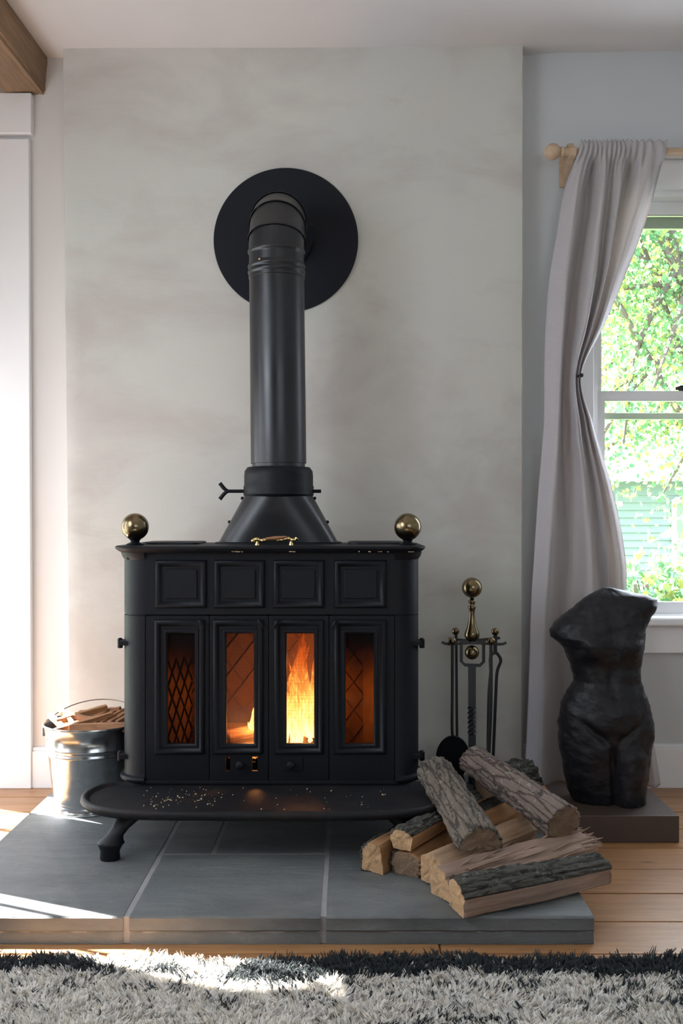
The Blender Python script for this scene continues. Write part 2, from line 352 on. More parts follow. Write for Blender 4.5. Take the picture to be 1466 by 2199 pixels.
def fast_mesh(name, V, faces, mats, midx, parent, loc):
    loc = Vector(loc); V = np.asarray(V, dtype=np.float32)-np.array(loc, dtype=np.float32)
    me = bpy.data.meshes.new(name); faces = np.asarray(faces, dtype=np.int32); k = faces.shape[1]
    me.vertices.add(len(V)); me.vertices.foreach_set('co', V.ravel()); me.loops.add(faces.size); me.loops.foreach_set('vertex_index', faces.ravel())
    me.polygons.add(len(faces)); me.polygons.foreach_set('loop_start', np.arange(0, faces.size, k, dtype=np.int32))
    for m in mats: me.materials.append(m)
    if midx is not None: me.polygons.foreach_set('material_index', np.asarray(midx, dtype=np.int32))
    me.update(calc_edges=True); me.validate()
    return link_mesh(name, me, parent, loc)

# ================================================================== THE ROOM
XL, XR, YR, YW, YB = -1.6, 2.6, -2.5, 3.39, 3.32
# floor boards
fl = struct('floor', B((XL-0.1, XR+0.1, YR, YW+0.15, -0.06, -0.022)), M['mortar'], loc=(0, 0, 0))
def plank_mesh(L, W):
    bm = B((0, L, 0, W, -0.022, 0)); bmesh.ops.bevel(bm, geom=[e for e in bm.edges if all(v.co.z > -0.01 for v in e.verts)], offset=0.0022, segments=2, affect='EDGES')
    me = bpy.data.meshes.new('plank'); bm.to_mesh(me); bm.free(); me.materials.append(M['floor']); return me
y = 2.097-0.168*27
rows = []
while y < YW+0.1: rows.append(y); y += 0.168
for y in rows:
    cuts = [XL, -1.6+random.uniform(0.9, 1.7), 0.95+random.uniform(-0.15, 1.0), XR] if y < 2.0 or y > 3.0 else [XL, random.uniform(-0.5, 0.3), XR]
    for a, b in zip(cuts, cuts[1:]):
        o = link_mesh('plank', plank_mesh(b-a-0.0020, 0.1662), fl, (a, y, 0)); o.location.z += random.uniform(-0.0008, 0)
# ceiling (a little higher to the right of the chimney breast)
bm = bmesh.new(); prof = [(XL-0.1, 2.483), (-0.95, 2.483), (0.5, 2.487), (0.72, 2.500), (1.2, 2.507), (XR+0.1, 2.507)]
lo = [[bm.verts.new((x, yy, z)) for x, z in prof] for yy in (YR-0.1, YW+0.15)]; hi = [[bm.verts.new((x, yy, 2.62)) for x, z in prof] for yy in (YR-0.1, YW+0.15)]
for i in range(len(prof)-1):
    bm.faces.new((lo[0][i], lo[0][i+1], lo[1][i+1], lo[1][i])); bm.faces.new((hi[0][i], hi[0][i+1], hi[1][i+1], hi[1][i]))
struct('ceiling', bm, M['ceiling'], loc=(0, 0, 2.483), smooth='all')
# back wall: left stretch, behind the breast, right stretch with window hole
WX0, WX1, WZ0, WZ1 = 0.835, 1.62, 0.584, 2.03
struct('wall_back', B((-1.34, 0.60, YW, YW+0.14, -0.02, 2.5), (XL-0.03, -1.34, YW, YW+0.03, 2.2, 2.5)), M['leftwall'])
struct('wall_back_right', B((0.60, WX0, YW, YW+0.14, -0.02, 2.52), (WX1, XR+0.1, YW, YW+0.14, -0.02, 2.52), (WX0, WX1, YW, YW+0.14, -0.02, WZ0), (WX0, WX1, YW, YW+0.14, WZ1, 2.52)), M['wall'])
# chimney breast with hand-troweled surface
bm = bmesh.new(); nx, nz = 60, 90; g = []
for j in range(nz+1):
    z = -0.01+2.51*j/nz; xl = -0.924-(z/2.48)*0.023; xr = 0.581+(z/2.48)*0.004; row = []
    for i in range(nx+1):
        x = xl+(xr-xl)*i/nx
        e = 0.002*N.noise((0, 0, z*9)) if i in (0, nx) else 0
        row.append(bm.verts.new((x+e, YB+0.0035*N.noise((x*2.3, 1, z*2.3))+0.001*N.noise((x*11, 5, z*11))+(0.004 if i in (0, nx) else 0), z)))
    g.append(row)
for j in range(nz):
    for i in range(nx): bm.faces.new((g[j][i], g[j][i+1], g[j+1][i+1], g[j+1][i]))
for col in (0, nx):
    bk = [bm.verts.new((g[j][col].co.x, YW+0.02, g[j][col].co.z)) for j in range(nz+1)]
    for j in range(nz): bm.faces.new((g[j][col], g[j+1][col], bk[j+1], bk[j]))
struct('wall_chimney_breast', bm, M['plaster'], smooth=True, loc=(0, YB, 0), angle=50)
# left wall with the openings the sun comes through
def wall_with_holes(axis_pos, thick, y0, y1, z1, holes):
    bm = bmesh.new(); ys = sorted({y0, y1, *[h[0] for h in holes], *[h[1] for h in holes]})
    for a, b in zip(ys, ys[1:]):
        hh = [h for h in holes if h[0] <= a+1e-6 and h[1] >= b-1e-6]
        if hh:
            box(bm, axis_pos-thick, axis_pos, a, b, -0.02, hh[0][2]); box(bm, axis_pos-thick, axis_pos, a, b, hh[0][3], z1)
        else: box(bm, axis_pos-thick, axis_pos, a, b, -0.02, z1)
    return bm
ZT = 1.74
struct('wall_left', wall_with_holes(XL, 0.03, YR, YW+0.012, 2.55, [(2.478, 2.645, 0.03, ZT), (2.93, 3.19, 0.03, 0.70), (3.20, 3.375, 0.03, 1.2), (1.30, 1.60, 1.0, 1.9)]), M['leftwall'])
mn = struct('window_3', B((XL-0.028, XL-0.004, 2.583, 2.593, 0.03, ZT), (XL-0.028, XL-0.004, 2.478, 2.645, 0.03, 0.07)), M['trim'])
bm = bmesh.new(); loft(bm, [[(x, 2.46, 1.47), (x, 2.60, 1.72), (x, 2.46, 1.80)] for x in (XL-0.036, XL-0.032)]); obj('added_sun_mask', bm, M['curtain'], mn)  # unseen flap added to slant the end of the rug's sun patch
f = struct('added_window_2', B((XL-0.03, XL+0.01, 1.26, 1.30, 0.96, 1.94), (XL-0.03, XL+0.01, 1.60, 1.64, 0.96, 1.94), (XL-0.03, XL+0.01, 1.30, 1.60, 0.96, 1.0), (XL-0.03, XL+0.01, 1.30, 1.60, 1.9, 1.94), (XL-0.03, XL+0.005, 1.30, 1.60, 1.44, 1.48)), M['trim'])  # unseen window added to bring in sky light and sun bounce
struct('wall_right', B((XR, XR+0.1, YR, YW+0.1, -0.02, 2.55)), M['wall'])
struct('wall_rear', B((XL, XR, YR-0.1, YR, -0.02, 2.55)), M['darkwall'])  # unseen rear wall, coloured dark to stand in for a dim, deep room
# left door casing on the back wall
d = thing('door_1', None, None, (-1.2, YW, 0)); d['kind'] = 'structure'
bm = bmesh.new(); vs_ = box(bm, -1.34, -1.076, YW-0.022, YW+0.01, 0.0, 2.2)
for v in vs_:
    if v.co.x > -1.1 and v.co.z < 0.5: v.co.x += 0.008
obj('side_casing', bm, M['trim'], d, bevel=0.003)
obj('head_casing', B((-1.5, -1.066, YW-0.030, YW+0.01, 2.215, 2.352)), M['trim'], d, bevel=0.003)
obj('door_stile', B((-1.60, -1.57, YW-0.010, YW+0.01, 0.0, 2.22), (-1.365, -1.335, YW-0.010, YW+0.01, 0.0, 2.22), (-1.57, -1.365, YW-0.010, YW+0.01, 0.0, 0.05), (-1.57, -1.365, YW-0.010, YW+0.01, 0.72, 2.22)), M['trim'], d)
obj('pane', B((-1.57, -1.365, YW-0.002, YW+0.002, 0.05, 0.72)), M['glass'], d)
# baseboards
def baseboard(name, x0, x1, h):
    bm = B((x0, x1, YW-0.016, YW+0.002, 0, h-0.012), (x0, x1, YW-0.010, YW+0.002, h-0.012, h)); return struct(name, bm, M['trim'], bevel=0.002)
baseboard('baseboard_left', -1.068, -0.93, 0.137); baseboard('baseboard_right', 0.60, XR, 0.148)
# the beam
bm = bmesh.new(); L = 140; rings = []
per = [(-1.157, 2.357), (-1.112, 2.357), (-1.068, 2.357), (-1.024, 2.357), (-1.022, 2.40), (-1.020, 2.44), (-1.020, 2.49), (-1.157, 2.49)]
fine = []
for i in range(len(per)):
    a, b = per[i], per[(i+1) % len(per)]; m_ = 6 if i < 6 else 1
    for k in range(m_): fine.append((a[0]+(b[0]-a[0])*k/m_, a[1]+(b[1]-a[1])*k/m_))
for j in range(L+1):
    yy = 3.388-(3.388+2.4)*(j/L)**1.3; r = []
    for x, z in fine:
        k = N.noise((x*30, yy*2.5, z*30))*0.003 + N.noise((x*9, yy*1.2, z*9))*0.006
        xx = x-(3.388-yy)*0.03; zz = z
        if x > -1.03 and z < 2.47: xx += k
        if z < 2.365: zz += k; zz += 0.008*max(0, 1-abs(x+1.085+0.012*math.sin(yy*7))/0.006)*(0.5+0.5*math.sin(yy*3.3)); zz += 0.006*max(0, 1-abs(x+1.055+0.01*math.sin(yy*5+1))/0.005)*(0.5+0.5*math.sin(yy*2.1+2))
        if x > -1.03 and z < 2.365: xx -= 0.006; zz += 0.004
        r.append((xx, yy, zz))
    rings.append(r)
loft(bm, rings); bm_o = struct('trim_1', bm, M['beam'], smooth=True, angle=50)

# ------------------------------------------------------------------ window 1 (double hung, visible)
wn = thing('window_1', None, None, (1.22, YW, WZ0)); wn['kind'] = 'structure'
obj('side_casing', B((WX0-0.075, WX0, YW-0.022, YW+0.01, WZ0, WZ1)), M['trim'], wn, bevel=0.003)
obj('side_casing', B((WX1, WX1+0.105, YW-0.022, YW+0.01, WZ0, WZ1)), M['trim'], wn, bevel=0.003)
obj('head_casing', B((WX0-0.078, WX1+0.11, YW-0.024, YW+0.01, WZ1, WZ1+0.10), (WX0-0.080, WX1+0.12, YW-0.038, YW+0.01, WZ1+0.10, WZ1+0.118)), M['trim'], wn, bevel=0.003)
obj('jamb', B((WX0, WX0+0.018, YW, YW+0.14, WZ0, WZ1), (WX1-0.018, WX1, YW, YW+0.14, WZ0, WZ1), (WX0, WX1, YW, YW+0.14, WZ1-0.018, WZ1), (WX0, WX1, YW, YW+0.16, WZ0-0.02, WZ0+0.004)), M['trim'], wn)
# lower sash (inner), upper sash (outer)
def sash(name, x0, x1, z0, z1, y0, y1, st, rb, rt):
    s = obj(name, B((x0, x0+st, y0, y1, z0, z1), (x1-st, x1, y0, y1, z0, z1), (x0+st, x1-st, y0, y1, z0, z0+rb), (x0+st, x1-st, y0, y1, z1-rt, z1)), M['trim'], wn, bevel=0.002)
    obj('pane', B((x0+st-0.004, x1-st+0.004, (y0+y1)/2-0.0015, (y0+y1)/2+0.0015, z0+rb-0.004, z1-rt+0.004)), M['glass'], s)
    return s
sash('lower_sash', WX0+0.018, WX1-0.018, WZ0+0.004, 1.352, YW+0.022, YW+0.052, 0.030, 0.040, 0.034)
sash('upper_sash', WX0+0.018, WX1-0.018, 1.330, WZ1-0.018, YW+0.058, YW+0.088, 0.028, 0.022, 0.045)
st = obj('storm_frame', B((WX0+0.018, WX0+0.036, YW+0.10, YW+0.12, WZ0, WZ1-0.018), (WX1-0.036, WX1-0.018, YW+0.10, YW+0.12, WZ0, WZ1-0.018), (WX0+0.018, WX1-0.018, YW+0.10, YW+0.12, 1.930, WZ1-0.018), (WX0+0.018, WX1-0.018, YW+0.10, YW+0.12, 1.262, 1.285), (WX0+0.018, WX1-0.018, YW+0.10, YW+0.12, WZ0, WZ0+0.03)), M['alu'], wn, bevel=0.002)
obj('sash_lock', T([(1.135, YW+0.045, 1.362), (1.15, YW+0.03, 1.366), (1.19, YW+0.03, 1.366)], 0.006), M['black'], wn, smooth=True)
bm = lathe(bmesh.new(), [(0.010, 1.352), (0.011, 1.362), (0.006, 1.372)], (1.15, YW+0.035, 0)); obj('lock_base', bm, M['black'], wn, smooth=True)
obj('sill', B((WX0-0.14, WX1+0.14, YW-0.055, YW+0.02, WZ0-0.032, WZ0)), M['trim'], wn, bevel=0.010, seg=4)
obj('apron', B((WX0-0.11, WX1+0.11, YW-0.018, YW+0.002, 0.458, WZ0-0.032)), M['trim'], wn, bevel=0.003)

# ------------------------------------------------------------------ hearth
HT = 0.06; HF = 2.143
h = thing('stone_hearth', 'raised bluestone slab hearth under the black stove', 'hearth', (-0.2, 2.7, 0))
slabs = [(-0.921, -0.482, HF, 2.877), (-0.921, -0.482, 2.885, 3.318), (-0.468, -0.058, HF, 2.534), (-0.468, -0.350, 2.546, 3.318), (-0.336, -0.058, 2.546, 3.318), (-0.045, 0.531, HF, 2.898), (-0.045, 0.531, 2.909, 3.318)]
for k, (x0, x1, y0, y1) in enumerate(slabs):
    bm = bmesh.new(); nx = max(4, int((x1-x0)/0.02)); layers = [(0, 0.0), (0.012, 0.0), (0.026, -0.003), (0.031, 0.002), (0.045, 0.0), (HT-0.004, 0.001), (HT, -0.003)]
    fr = y0 < 2.2; rr = []
    for z, off in layers:
        ring = []
        for i in range(nx+1):
            x = x0+(x1-x0)*i/nx; e = off if fr else 0
            if fr: e += 0.0025*N.noise((x*22, z*40, k)) + 0.0015*N.noise((x*70, z*90, k))
            ring.append((x, y0-e, z-(0.0 if z < HT-0.01 else 0.0006*abs(N.noise((x*30, 3, k))))))
        ring += [(x1+0.0015*N.noise((z*50, k, 1)), y1, z), (x0, y1, z)]; rr.append(ring)
    loft(bm, rr); obj('slab', bm, M['stone'], h, loc=(x0, y0, 0), smooth=True, angle=40)
obj('mortar', B((-0.915, 0.527, HF+0.003, 3.312, 0.001, HT-0.0012)), M['mortar'], h)

# ================================================================== THE STOVE
SX = -0.2125; YF = 2.734; s0 = F/YF
sx = lambda px: (px-VX)/s0
sz = lambda py: CH-(py-VY)/s0
stv = thing('wood_stove', 'black cast iron wood stove with four glazed folding doors and a burning fire', 'stove', (SX, 2.85, HT))
XA, XB = SX-0.413, SX+0.413; ZT0, ZB0 = 0.822, 0.192; FX0, FX1 = sx(311), sx(848)
obj('firebox', B((XA+0.004, XA+0.018, 2.80, 3.07, ZB0, ZT0), (XB-0.018, XB-0.004, 2.80, 3.07, ZB0, ZT0), (XA+0.004, XB-0.004, 3.055, 3.07, ZB0, ZT0), (XA+0.018, XB-0.018, 2.745, 3.055, ZB0-0.002, ZB0+0.010), (XA+0.018, XB-0.018, 2.75, 3.055, ZT0-0.02, ZT0)), M['iron'], stv)
# rounded corner columns: hollow quarter-round with base and cap rings
def column(sgn):
    xe = XA if sgn < 0 else XB; xi = FX0 if sgn < 0 else FX1
    def arc(off, n=14):
        pts = []; cx, cy = xi, 2.805; rx, ry = abs(xe-xi)+off, 0.071+off
        for i in range(n+1):
            a = PI/2*i/n; pts.append((cx+sgn*rx*math.sin(a), cy-ry*math.cos(a)))
        return pts+[(cx+sgn*rx, cy+0.05), (cx+sgn*(rx-0.012), cy+0.05), (cx+sgn*(rx-0.012), cy), (cx, cy-ry+0.012)]
    zs = [(ZB0, 0.010), (ZB0+0.006, 0.012), (ZB0+0.012, 0.010), (ZB0+0.016, 0.002), (ZB0+0.022, 0.0), (0.6475, 0), (0.6485, -0.004), (0.6515, -0.004), (0.6525, 0), (ZT0-0.02, 0), (ZT0-0.012, 0.006), (ZT0, 0.010)]
    bm = bmesh.new(); loft(bm, [[(x, yy, z) for x, yy in arc(off)] for z, off in zs]); obj('corner_column', bm, M['iron'], stv, smooth=True)
column(-1); column(1)
def plate(xs, zs, holes, y0, y1):
    """plate with rectangular holes, holes = list of (x0,x1,z0,z1)"""
    X = sorted({*xs, *[v for q in holes for v in q[:2]]}); Z = sorted({*zs, *[v for q in holes for v in q[2:]]}); bm = bmesh.new()
    inh = lambda x, z: any(q[0] < x < q[1] and q[2] < z < q[3] for q in holes)
    V = {}
    def v(i, j, k):
        if (i, j, k) not in V: V[i, j, k] = bm.verts.new((X[i], (y0, y1)[k], Z[j]))
        return V[i, j, k]
    solid = {(i, j): not inh((X[i]+X[i+1])/2, (Z[j]+Z[j+1])/2) for i in range(len(X)-1) for j in range(len(Z)-1)}
    for (i, j), s in solid.items():
        if not s: continue
        bm.faces.new((v(i, j, 0), v(i+1, j, 0), v(i+1, j+1, 0), v(i, j+1, 0))); bm.faces.new((v(i, j, 1), v(i, j+1, 1), v(i+1, j+1, 1), v(i+1, j, 1)))
        for di, dj, a, b in ((-1, 0, (i, j), (i, j+1)), (1, 0, (i+1, j), (i+1, j+1)), (0, -1, (i, j), (i+1, j)), (0, 1, (i, j+1), (i+1, j+1))):
            if not solid.get((i+di, j+dj), False): bm.faces.new((v(*a, 0), v(*b, 0), v(*b, 1), v(*a, 1)))
    return bm
def moulding(x0, x1, z0, z1, yf, prof):
    """mitred frame; prof = list of (inset from outer edge, height out of the face)"""
    bm = bmesh.new(); rings = []
    for ins, hh in prof: rings.append([(x0+ins, yf-hh, z0+ins), (x1-ins, yf-hh, z0+ins), (x1-ins, yf-hh, z1-ins), (x0+ins, yf-hh, z1-ins)])
    loft(bm, rings, cap=False); return bm
MP = [(0, -0.002), (0.001, 0.004), (0.004, 0.0085), (0.008, 0.010), (0.012, 0.0075), (0.015, 0.003), (0.0185, 0.0005), (0.0185, -0.002)]
# header with four raised panels
hd = obj('header_plate', B((FX0, FX1, YF, YF+0.012, 0.652, ZT0)), M['iron'], stv)
for a, b in ((333, 444), (459, 569), (586, 697), (717, 830)):
    obj('panel_moulding', moulding(sx(a), sx(b), sz(1306), sz(1202), YF, MP), M['iron'], hd, smooth=True, angle=60)
    obj('raised_panel', B((sx(a)+0.026, sx(b)-0.026, YF-0.004, YF+0.001, sz(1306)+0.026, sz(1202)-0.026)), M['iron'], hd, bevel=0.003)
# doors
dx = [FX0+0.001, sx(449), sx(576), sx(706), FX1-0.001]
fr_ = [(331, 440), (456, 566), (587, 696), (716, 830)]; gw = [(359, 418), (486, 545), (615, 674), (742, 802)]
for i in range(4):
    holes = [(sx(gw[i][0]), sx(gw[i][1]), sz(1597), sz(1360))]
    if i == 1: holes += [(sx(484), sx(494), sz(1656), sz(1625)), (sx(541), sx(553), sz(1656), sz(1625))]
    bm = plate((dx[i]+0.0012, dx[i+1]-0.0012), (ZB0+0.004, 0.648), holes, YF, YF+0.012)
    dr = obj('door_leaf', bm, M['iron'], stv, loc=((sx(gw[i][0])+sx(gw[i][1]))/2, YF, (sz(1597)+sz(1360))/2))
    obj('window_moulding', moulding(sx(fr_[i][0]), sx(fr_[i][1]), sz(1620), sz(1330), YF, MP), M['iron'], dr, smooth=True, angle=60, loc=wloc(dr))
    obj('glass_bead', moulding(sx(gw[i][0])-0.011, sx(gw[i][1])+0.011, sz(1597)-0.011, sz(1360)+0.011, YF, [(0, -0.002), (0.001, 0.003), (0.005, 0.004), (0.010, 0.001), (0.010, -0.006)]), M['iron'], dr, smooth=True, angle=60, loc=wloc(dr))
    obj('glass_pane', B((sx(gw[i][0])-0.003, sx(gw[i][1])+0.003, YF+0.008, YF+0.0095, sz(1597)-0.003, sz(1360)+0.003)), M['stoveglass'] if i in (1, 2) else M['soot'], dr, loc=wloc(dr))
    if i in (1, 2):
        bm = bmesh.new(); x0, x1, z0, z1 = sx(gw[i][0])-0.001, sx(gw[i][1])+0.001, sz(1597)-0.001, sz(1360)+0.001; w_ = 0.0003
        nxw, nzw = 26, 104
        for k in range(nxw+1): xx = x0+(x1-x0)*k/nxw; box(bm, xx-w_, xx+w_, YF+0.014, YF+0.0146, z0, z1)
        for k in range(nzw+1): zz = z0+(z1-z0)*k/nzw; box(bm, x0, x1, YF+0.0146, YF+0.0152, zz-w_, zz+w_)
        o = obj('spark_screen', bm, M['black'], dr, loc=wloc(dr)); o['kind'] = 'stuff'
        # draft knob on the bottom rail
        kx = sx(516) if i == 1 else sx(625)
        bm = lathe(bmesh.new(), [(0.004, 0.0), (0.004, -0.006), (0.009, -0.008), (0.0125, -0.013), (0.0115, -0.019), (0.006, -0.022)], (kx, YF, sz(1641)), 24, 'Y'); obj('draft_knob', bm, M['iron'], dr, smooth=True, loc=wloc(dr))
        if i == 2: obj('draft_slide', B((sx(604), sx(650), YF-0.003, YF+0.001, sz(1655), sz(1627))), M['iron'], dr, bevel=0.001, loc=wloc(dr))
    # scroll shaped latch at the top of the leaf
    lx = {0: sx(436), 1: sx(563), 2: sx(592), 3: sx(716)}[i]; sg = -1 if i < 2 else 1
    pts = spline([(lx+sg*0.012, YF-0.013, sz(1331)), (lx+sg*0.006, YF-0.018, sz(1334)), (lx, YF-0.017, sz(1340)), (lx-sg*0.004, YF-0.013, sz(1348))], 4)
    obj('latch', T(pts, [0.0022+0.002*math.sin(PI*k/(len(pts)-1)) for k in range(len(pts))], 8), M['iron'], dr, smooth=True, loc=wloc(dr))
for x in dx: obj('light_leak_strip', B((x-0.006, x+0.006, YF+0.0125, YF+0.016, ZB0, 0.66)), M['iron'], stv)  # hidden strips added behind the door gaps to block leaking firelight
obj('light_leak_strip', B((FX0, FX1, YF+0.0125, YF+0.016, 0.642, 0.66)), M['iron'], stv)
for sg, x in ((-1, FX0), (1, FX1)): obj('corner_leak_strip', B((x-0.015, x+0.015, YF+0.0122, YF+0.017, ZB0, 0.82)), M['iron'], stv)  # same added light-leak strips at the column joints
# skirt rail beneath the doors
obj('base_rail', B((FX0-0.01, FX1+0.01, YF-0.006, YF+0.03, ZB0-0.006, ZB0+0.004)), M['iron'], stv, bevel=0.002)
# hinges
for sg in (-1, 1):
    for pz in (sz(1384), sz(1630)):
        xe = XA if sg < 0 else XB
        bm = B((min(xe-0.018*0, xe+sg*0.010), max(xe, xe+sg*0.010), 2.775, 2.80, pz-0.007, pz+0.007)); lathe(bm, [(0.007, pz-0.016), (0.0075, pz-0.014), (0.0075, pz+0.008), (0.004, pz+0.012)], (xe+sg*0.009, 2.785, 0), 14)
        box(bm, min(xe-sg*0.028, xe+sg*0.004), max(xe-sg*0.028, xe+sg*0.004), 2.757, 2.785, pz-0.006, pz+0.006)
        obj('hinge', bm, M['iron'], stv, smooth=True)
# outline helper for plates
def outline(pts, off):
    n = len(pts); out = []
    for i in range(n):
        a, b, c = Vector(pts[i-1]), Vector(pts[i]), Vector(pts[(i+1) % n]); d = ((b-a).normalized()+(c-b).normalized()).normalized(); nn = Vector((d.y, -d.x)); out.append(b+nn*off)
    return out
def rounded(x0, x1, y0, y1, rf, rb, n=8):
    pts = []
    for cx, cy, a0, r in ((x1-rf, y0+rf, -PI/2, rf), (x1-rb, y1-rb, 0, rb), (x0+rb, y1-rb, PI/2, rb), (x0+rf, y0+rf, PI, rf)):
        for k in range(n+1): a = a0+PI/2*k/n; pts.append((cx+r*math.cos(a), cy+r*math.sin(a)))
    return pts
tp = rounded(SX-0.428, SX+0.428, 2.700, 3.095, 0.06, 0.02)
bm = bmesh.new(); loft(bm, [[(*q, z) for q in outline(tp, o_)] for z, o_ in ((0.8215, -0.022), (0.825, -0.010), (0.829, -0.004), (0.834, 0.001), (0.838, 0.001), (0.8405, -0.003), (0.8405, -0.010))])
top = obj('top_plate', bm, M['iron'], stv, smooth=True)
# raised side trays on the top
for sg in (-1, 1):
    q = rounded(SX+sg*0.30-0.085, SX+sg*0.30+0.085, 2.86, 3.06, 0.03, 0.03, 5); bm = bmesh.new()
    loft(bm, [[(*p, z) for p in outline(q, o_)] for z, o_ in ((0.840, 0), (0.8455, -0.001), (0.847, -0.006))]); obj('trivet_plate', bm, M['iron'], top, smooth=True, loc=wloc(stv))
random.seed(3)
bm = bmesh.new()
for k in range(16):
    x = SX+random.choice([-0.12, -0.10, -0.05, 0.05, 0.25, 0.3, 0.38])+random.uniform(-0.03, 0.03); box(bm, x, x+random.uniform(0.003, 0.010), 2.703, 2.7045, 0.8245, 0.8245+random.uniform(0.001, 0.003))
o = obj('paint_chip', bm, M['crumb'], top, loc=wloc(stv)); o['kind'] = 'stuff'
# brass ball finials
for px in (290, 875):
    c = P(px, 1132, 2.813); bm = bmesh.new()
    lathe(bm, [(0.024, 0.840), (0.025, 0.843), (0.019, 0.846), (0.012, 0.849), (0.013, 0.853), (0.016, 0.856)], (c.x, c.y, 0), 32); fb = obj('finial_collar', bm, M['iron'], stv, smooth=True)
    obj('brass_ball', lathe(bmesh.new(), sphere_prof(0.0385, 20, c.z+0.001), (c.x, c.y, 0), 40), M['brass'], fb, smooth='all', loc=wloc(stv))
# brass scroll handle on the top
hp = [P(x, yy, 2.80) for x, yy in ((541, 1165), (548, 1158), (562, 1161), (580, 1158), (600, 1160), (618, 1157), (632, 1160), (638, 1155))]
pts = spline(hp, 5); hdl = obj('lifter_handle', T(pts, [0.004+0.0025*abs(math.sin(k*0.7)) for k in range(len(pts))], 10), M['gilt'], stv, smooth=True)
obj('handle_grip', T([P(570, 1157, 2.795), P(590, 1155.5, 2.795), P(615, 1153, 2.795)], [0.0035, 0.0055, 0.003], 10), M['copper'], hdl, smooth=True, loc=wloc(stv))
for px in (552, 625): obj('handle_foot', lathe(bmesh.new(), [(0.006, 0.8405), (0.004, 0.851)], (P(px, 0, 2.80).x, 2.80, 0), 12), M['gilt'], hdl, smooth=True, loc=wloc(stv))
# flue hood: ovalised cone from the top up to the round collar
PYc = 3.0; PXb = -0.206; sp = F/PYc
rings = []
for k in range(17):
    t_ = k/16; z = 0.8405+t_*(0.983-0.8405); a = (0.180*(1-t_)+0.103*t_) if t_ > 0 else 0.182; b = 0.088*(1-t_)+0.100*t_; e = 2+1.4*(1-t_)
    rings.append([(PXb+a*math.copysign(abs(math.cos(th))**(2/e), math.cos(th)), PYc+b*math.copysign(abs(math.sin(th))**(2/e), math.sin(th)), z) for th in [2*PI*i/56 for i in range(56)]])
bm = bmesh.new(); loft(bm, rings); hood = obj('flue_hood', bm, M['pipe'], stv, smooth=True)
base = [[(PXb+a*math.copysign(abs(math.cos(th))**(2/3.4), math.cos(th)), PYc+b*math.copysign(abs(math.sin(th))**(2/3.4), math.sin(th)), z) for th in [2*PI*i/56 for i in range(56)]] for a, b, z in ((0.190, 0.0945, 0.8405), (0.190, 0.0945, 0.844), (0.181, 0.088, 0.846))]
bm = bmesh.new(); loft(bm, base); obj('hood_flange', bm, M['iron'], hood, smooth=True, loc=wloc(stv))
for sg in (-1, 1):
    for t_ in (0.45, 0.95): obj('screw', lathe(bmesh.new(), sphere_prof(0.005, 6, 0.8405+t_*0.1425), (PXb+sg*(0.180*(1-t_)+0.103*t_+0.002), PYc-0.01, 0), 10), M['iron'], hood, smooth='all', loc=wloc(stv))
zz = lambda py: CH-(py-VY)/sp
bm = lathe(bmesh.new(), [(0.100, zz(1068)), (0.103, zz(1066)), (0.106, zz(1062)), (0.1045, zz(1056)), (0.106, zz(1046)), (0.1035, zz(1042)), (0.1035, zz(1022)), (0.102, zz(1012)), (0.097, zz(1007)), (0.094, zz(1004)), (0.080, zz(1003))], (PXb, PYc, 0), 64)
obj('flue_collar', bm, M['iron'], stv, smooth=True)
# damper rod with forked key
yk = PYc-0.01; zr = zz(1055)
bm = T([(PXb-0.155, yk, zr), (PXb-0.10, yk, zr)], 0.0055, 10); obj('damper_pin', T([(PXb+0.10, yk, zr), (PXb+0.128, yk, zr)], 0.0055, 10), M['iron'], stv, smooth=True)
for sg in (-1, 1): tube(bm, spline([(PXb-0.152, yk, zr), (PXb-0.163, yk, zr+sg*0.008), (PXb-0.176, yk, zr+sg*0.024)], 4), [0.0055]*4+[0.006]*4+[0.0065], 10)
obj('damper_key', bm, M['iron'], stv, smooth=True)
# apron shelf
ap = []
half = [(-0.40, 2.748), (-0.425, 2.744), (-0.455, 2.722), (-0.474, 2.69), (-0.483, 2.65), (-0.482, 2.61), (-0.468, 2.565), (-0.44, 2.525), (-0.40, 2.495), (-0.35, 2.476), (-0.28, 2.465), (-0.18, 2.460), (0, 2.458)]
left = [(p.x, p.y) for p in spline([(*q, 0) for q in half], 3)]
apl = [(SX+x, y_) for x, y_ in left]+[(SX-x, y_) for x, y_ in reversed(left[:-1])]
def apring(off, z): return [(*q, z) for q in outline(apl, off)]
bm = bmesh.new(); loft(bm, [apring(*q) for q in ((-0.022, 0.170), (-0.006, 0.167), (0.0, 0.172), (0.004, 0.180), (0.002, 0.188), (-0.005, 0.192), (-0.012, 0.190), (-0.017, 0.184), (-0.022, 0.183))])
apn = obj('apron_shelf', bm, M['ironr'], stv, smooth=True, angle=60)
bm = bmesh.new(); random.seed(11)
for k in range(110):
    if k < 70: x, y_ = random.gauss(-0.44, 0.05), random.gauss(2.60, 0.045)
    else: x, y_ = random.uniform(-0.55, 0.1), random.uniform(2.50, 2.71)
    if not (2.50 < y_ < 2.72): continue
    s_ = random.uniform(0.0007, 0.0022)*(1.6 if k % 9 == 0 else 1); tube(bm, [(x, y_, 0.184), (x+random.uniform(-1, 1)*s_*2, y_+random.uniform(-1, 1)*s_*2, 0.1845+s_*0.6)], s_*0.6, 4)
o = obj('wood_crumbs', bm, M['crumb'], apn, loc=wloc(stv)); o['kind'] = 'stuff'
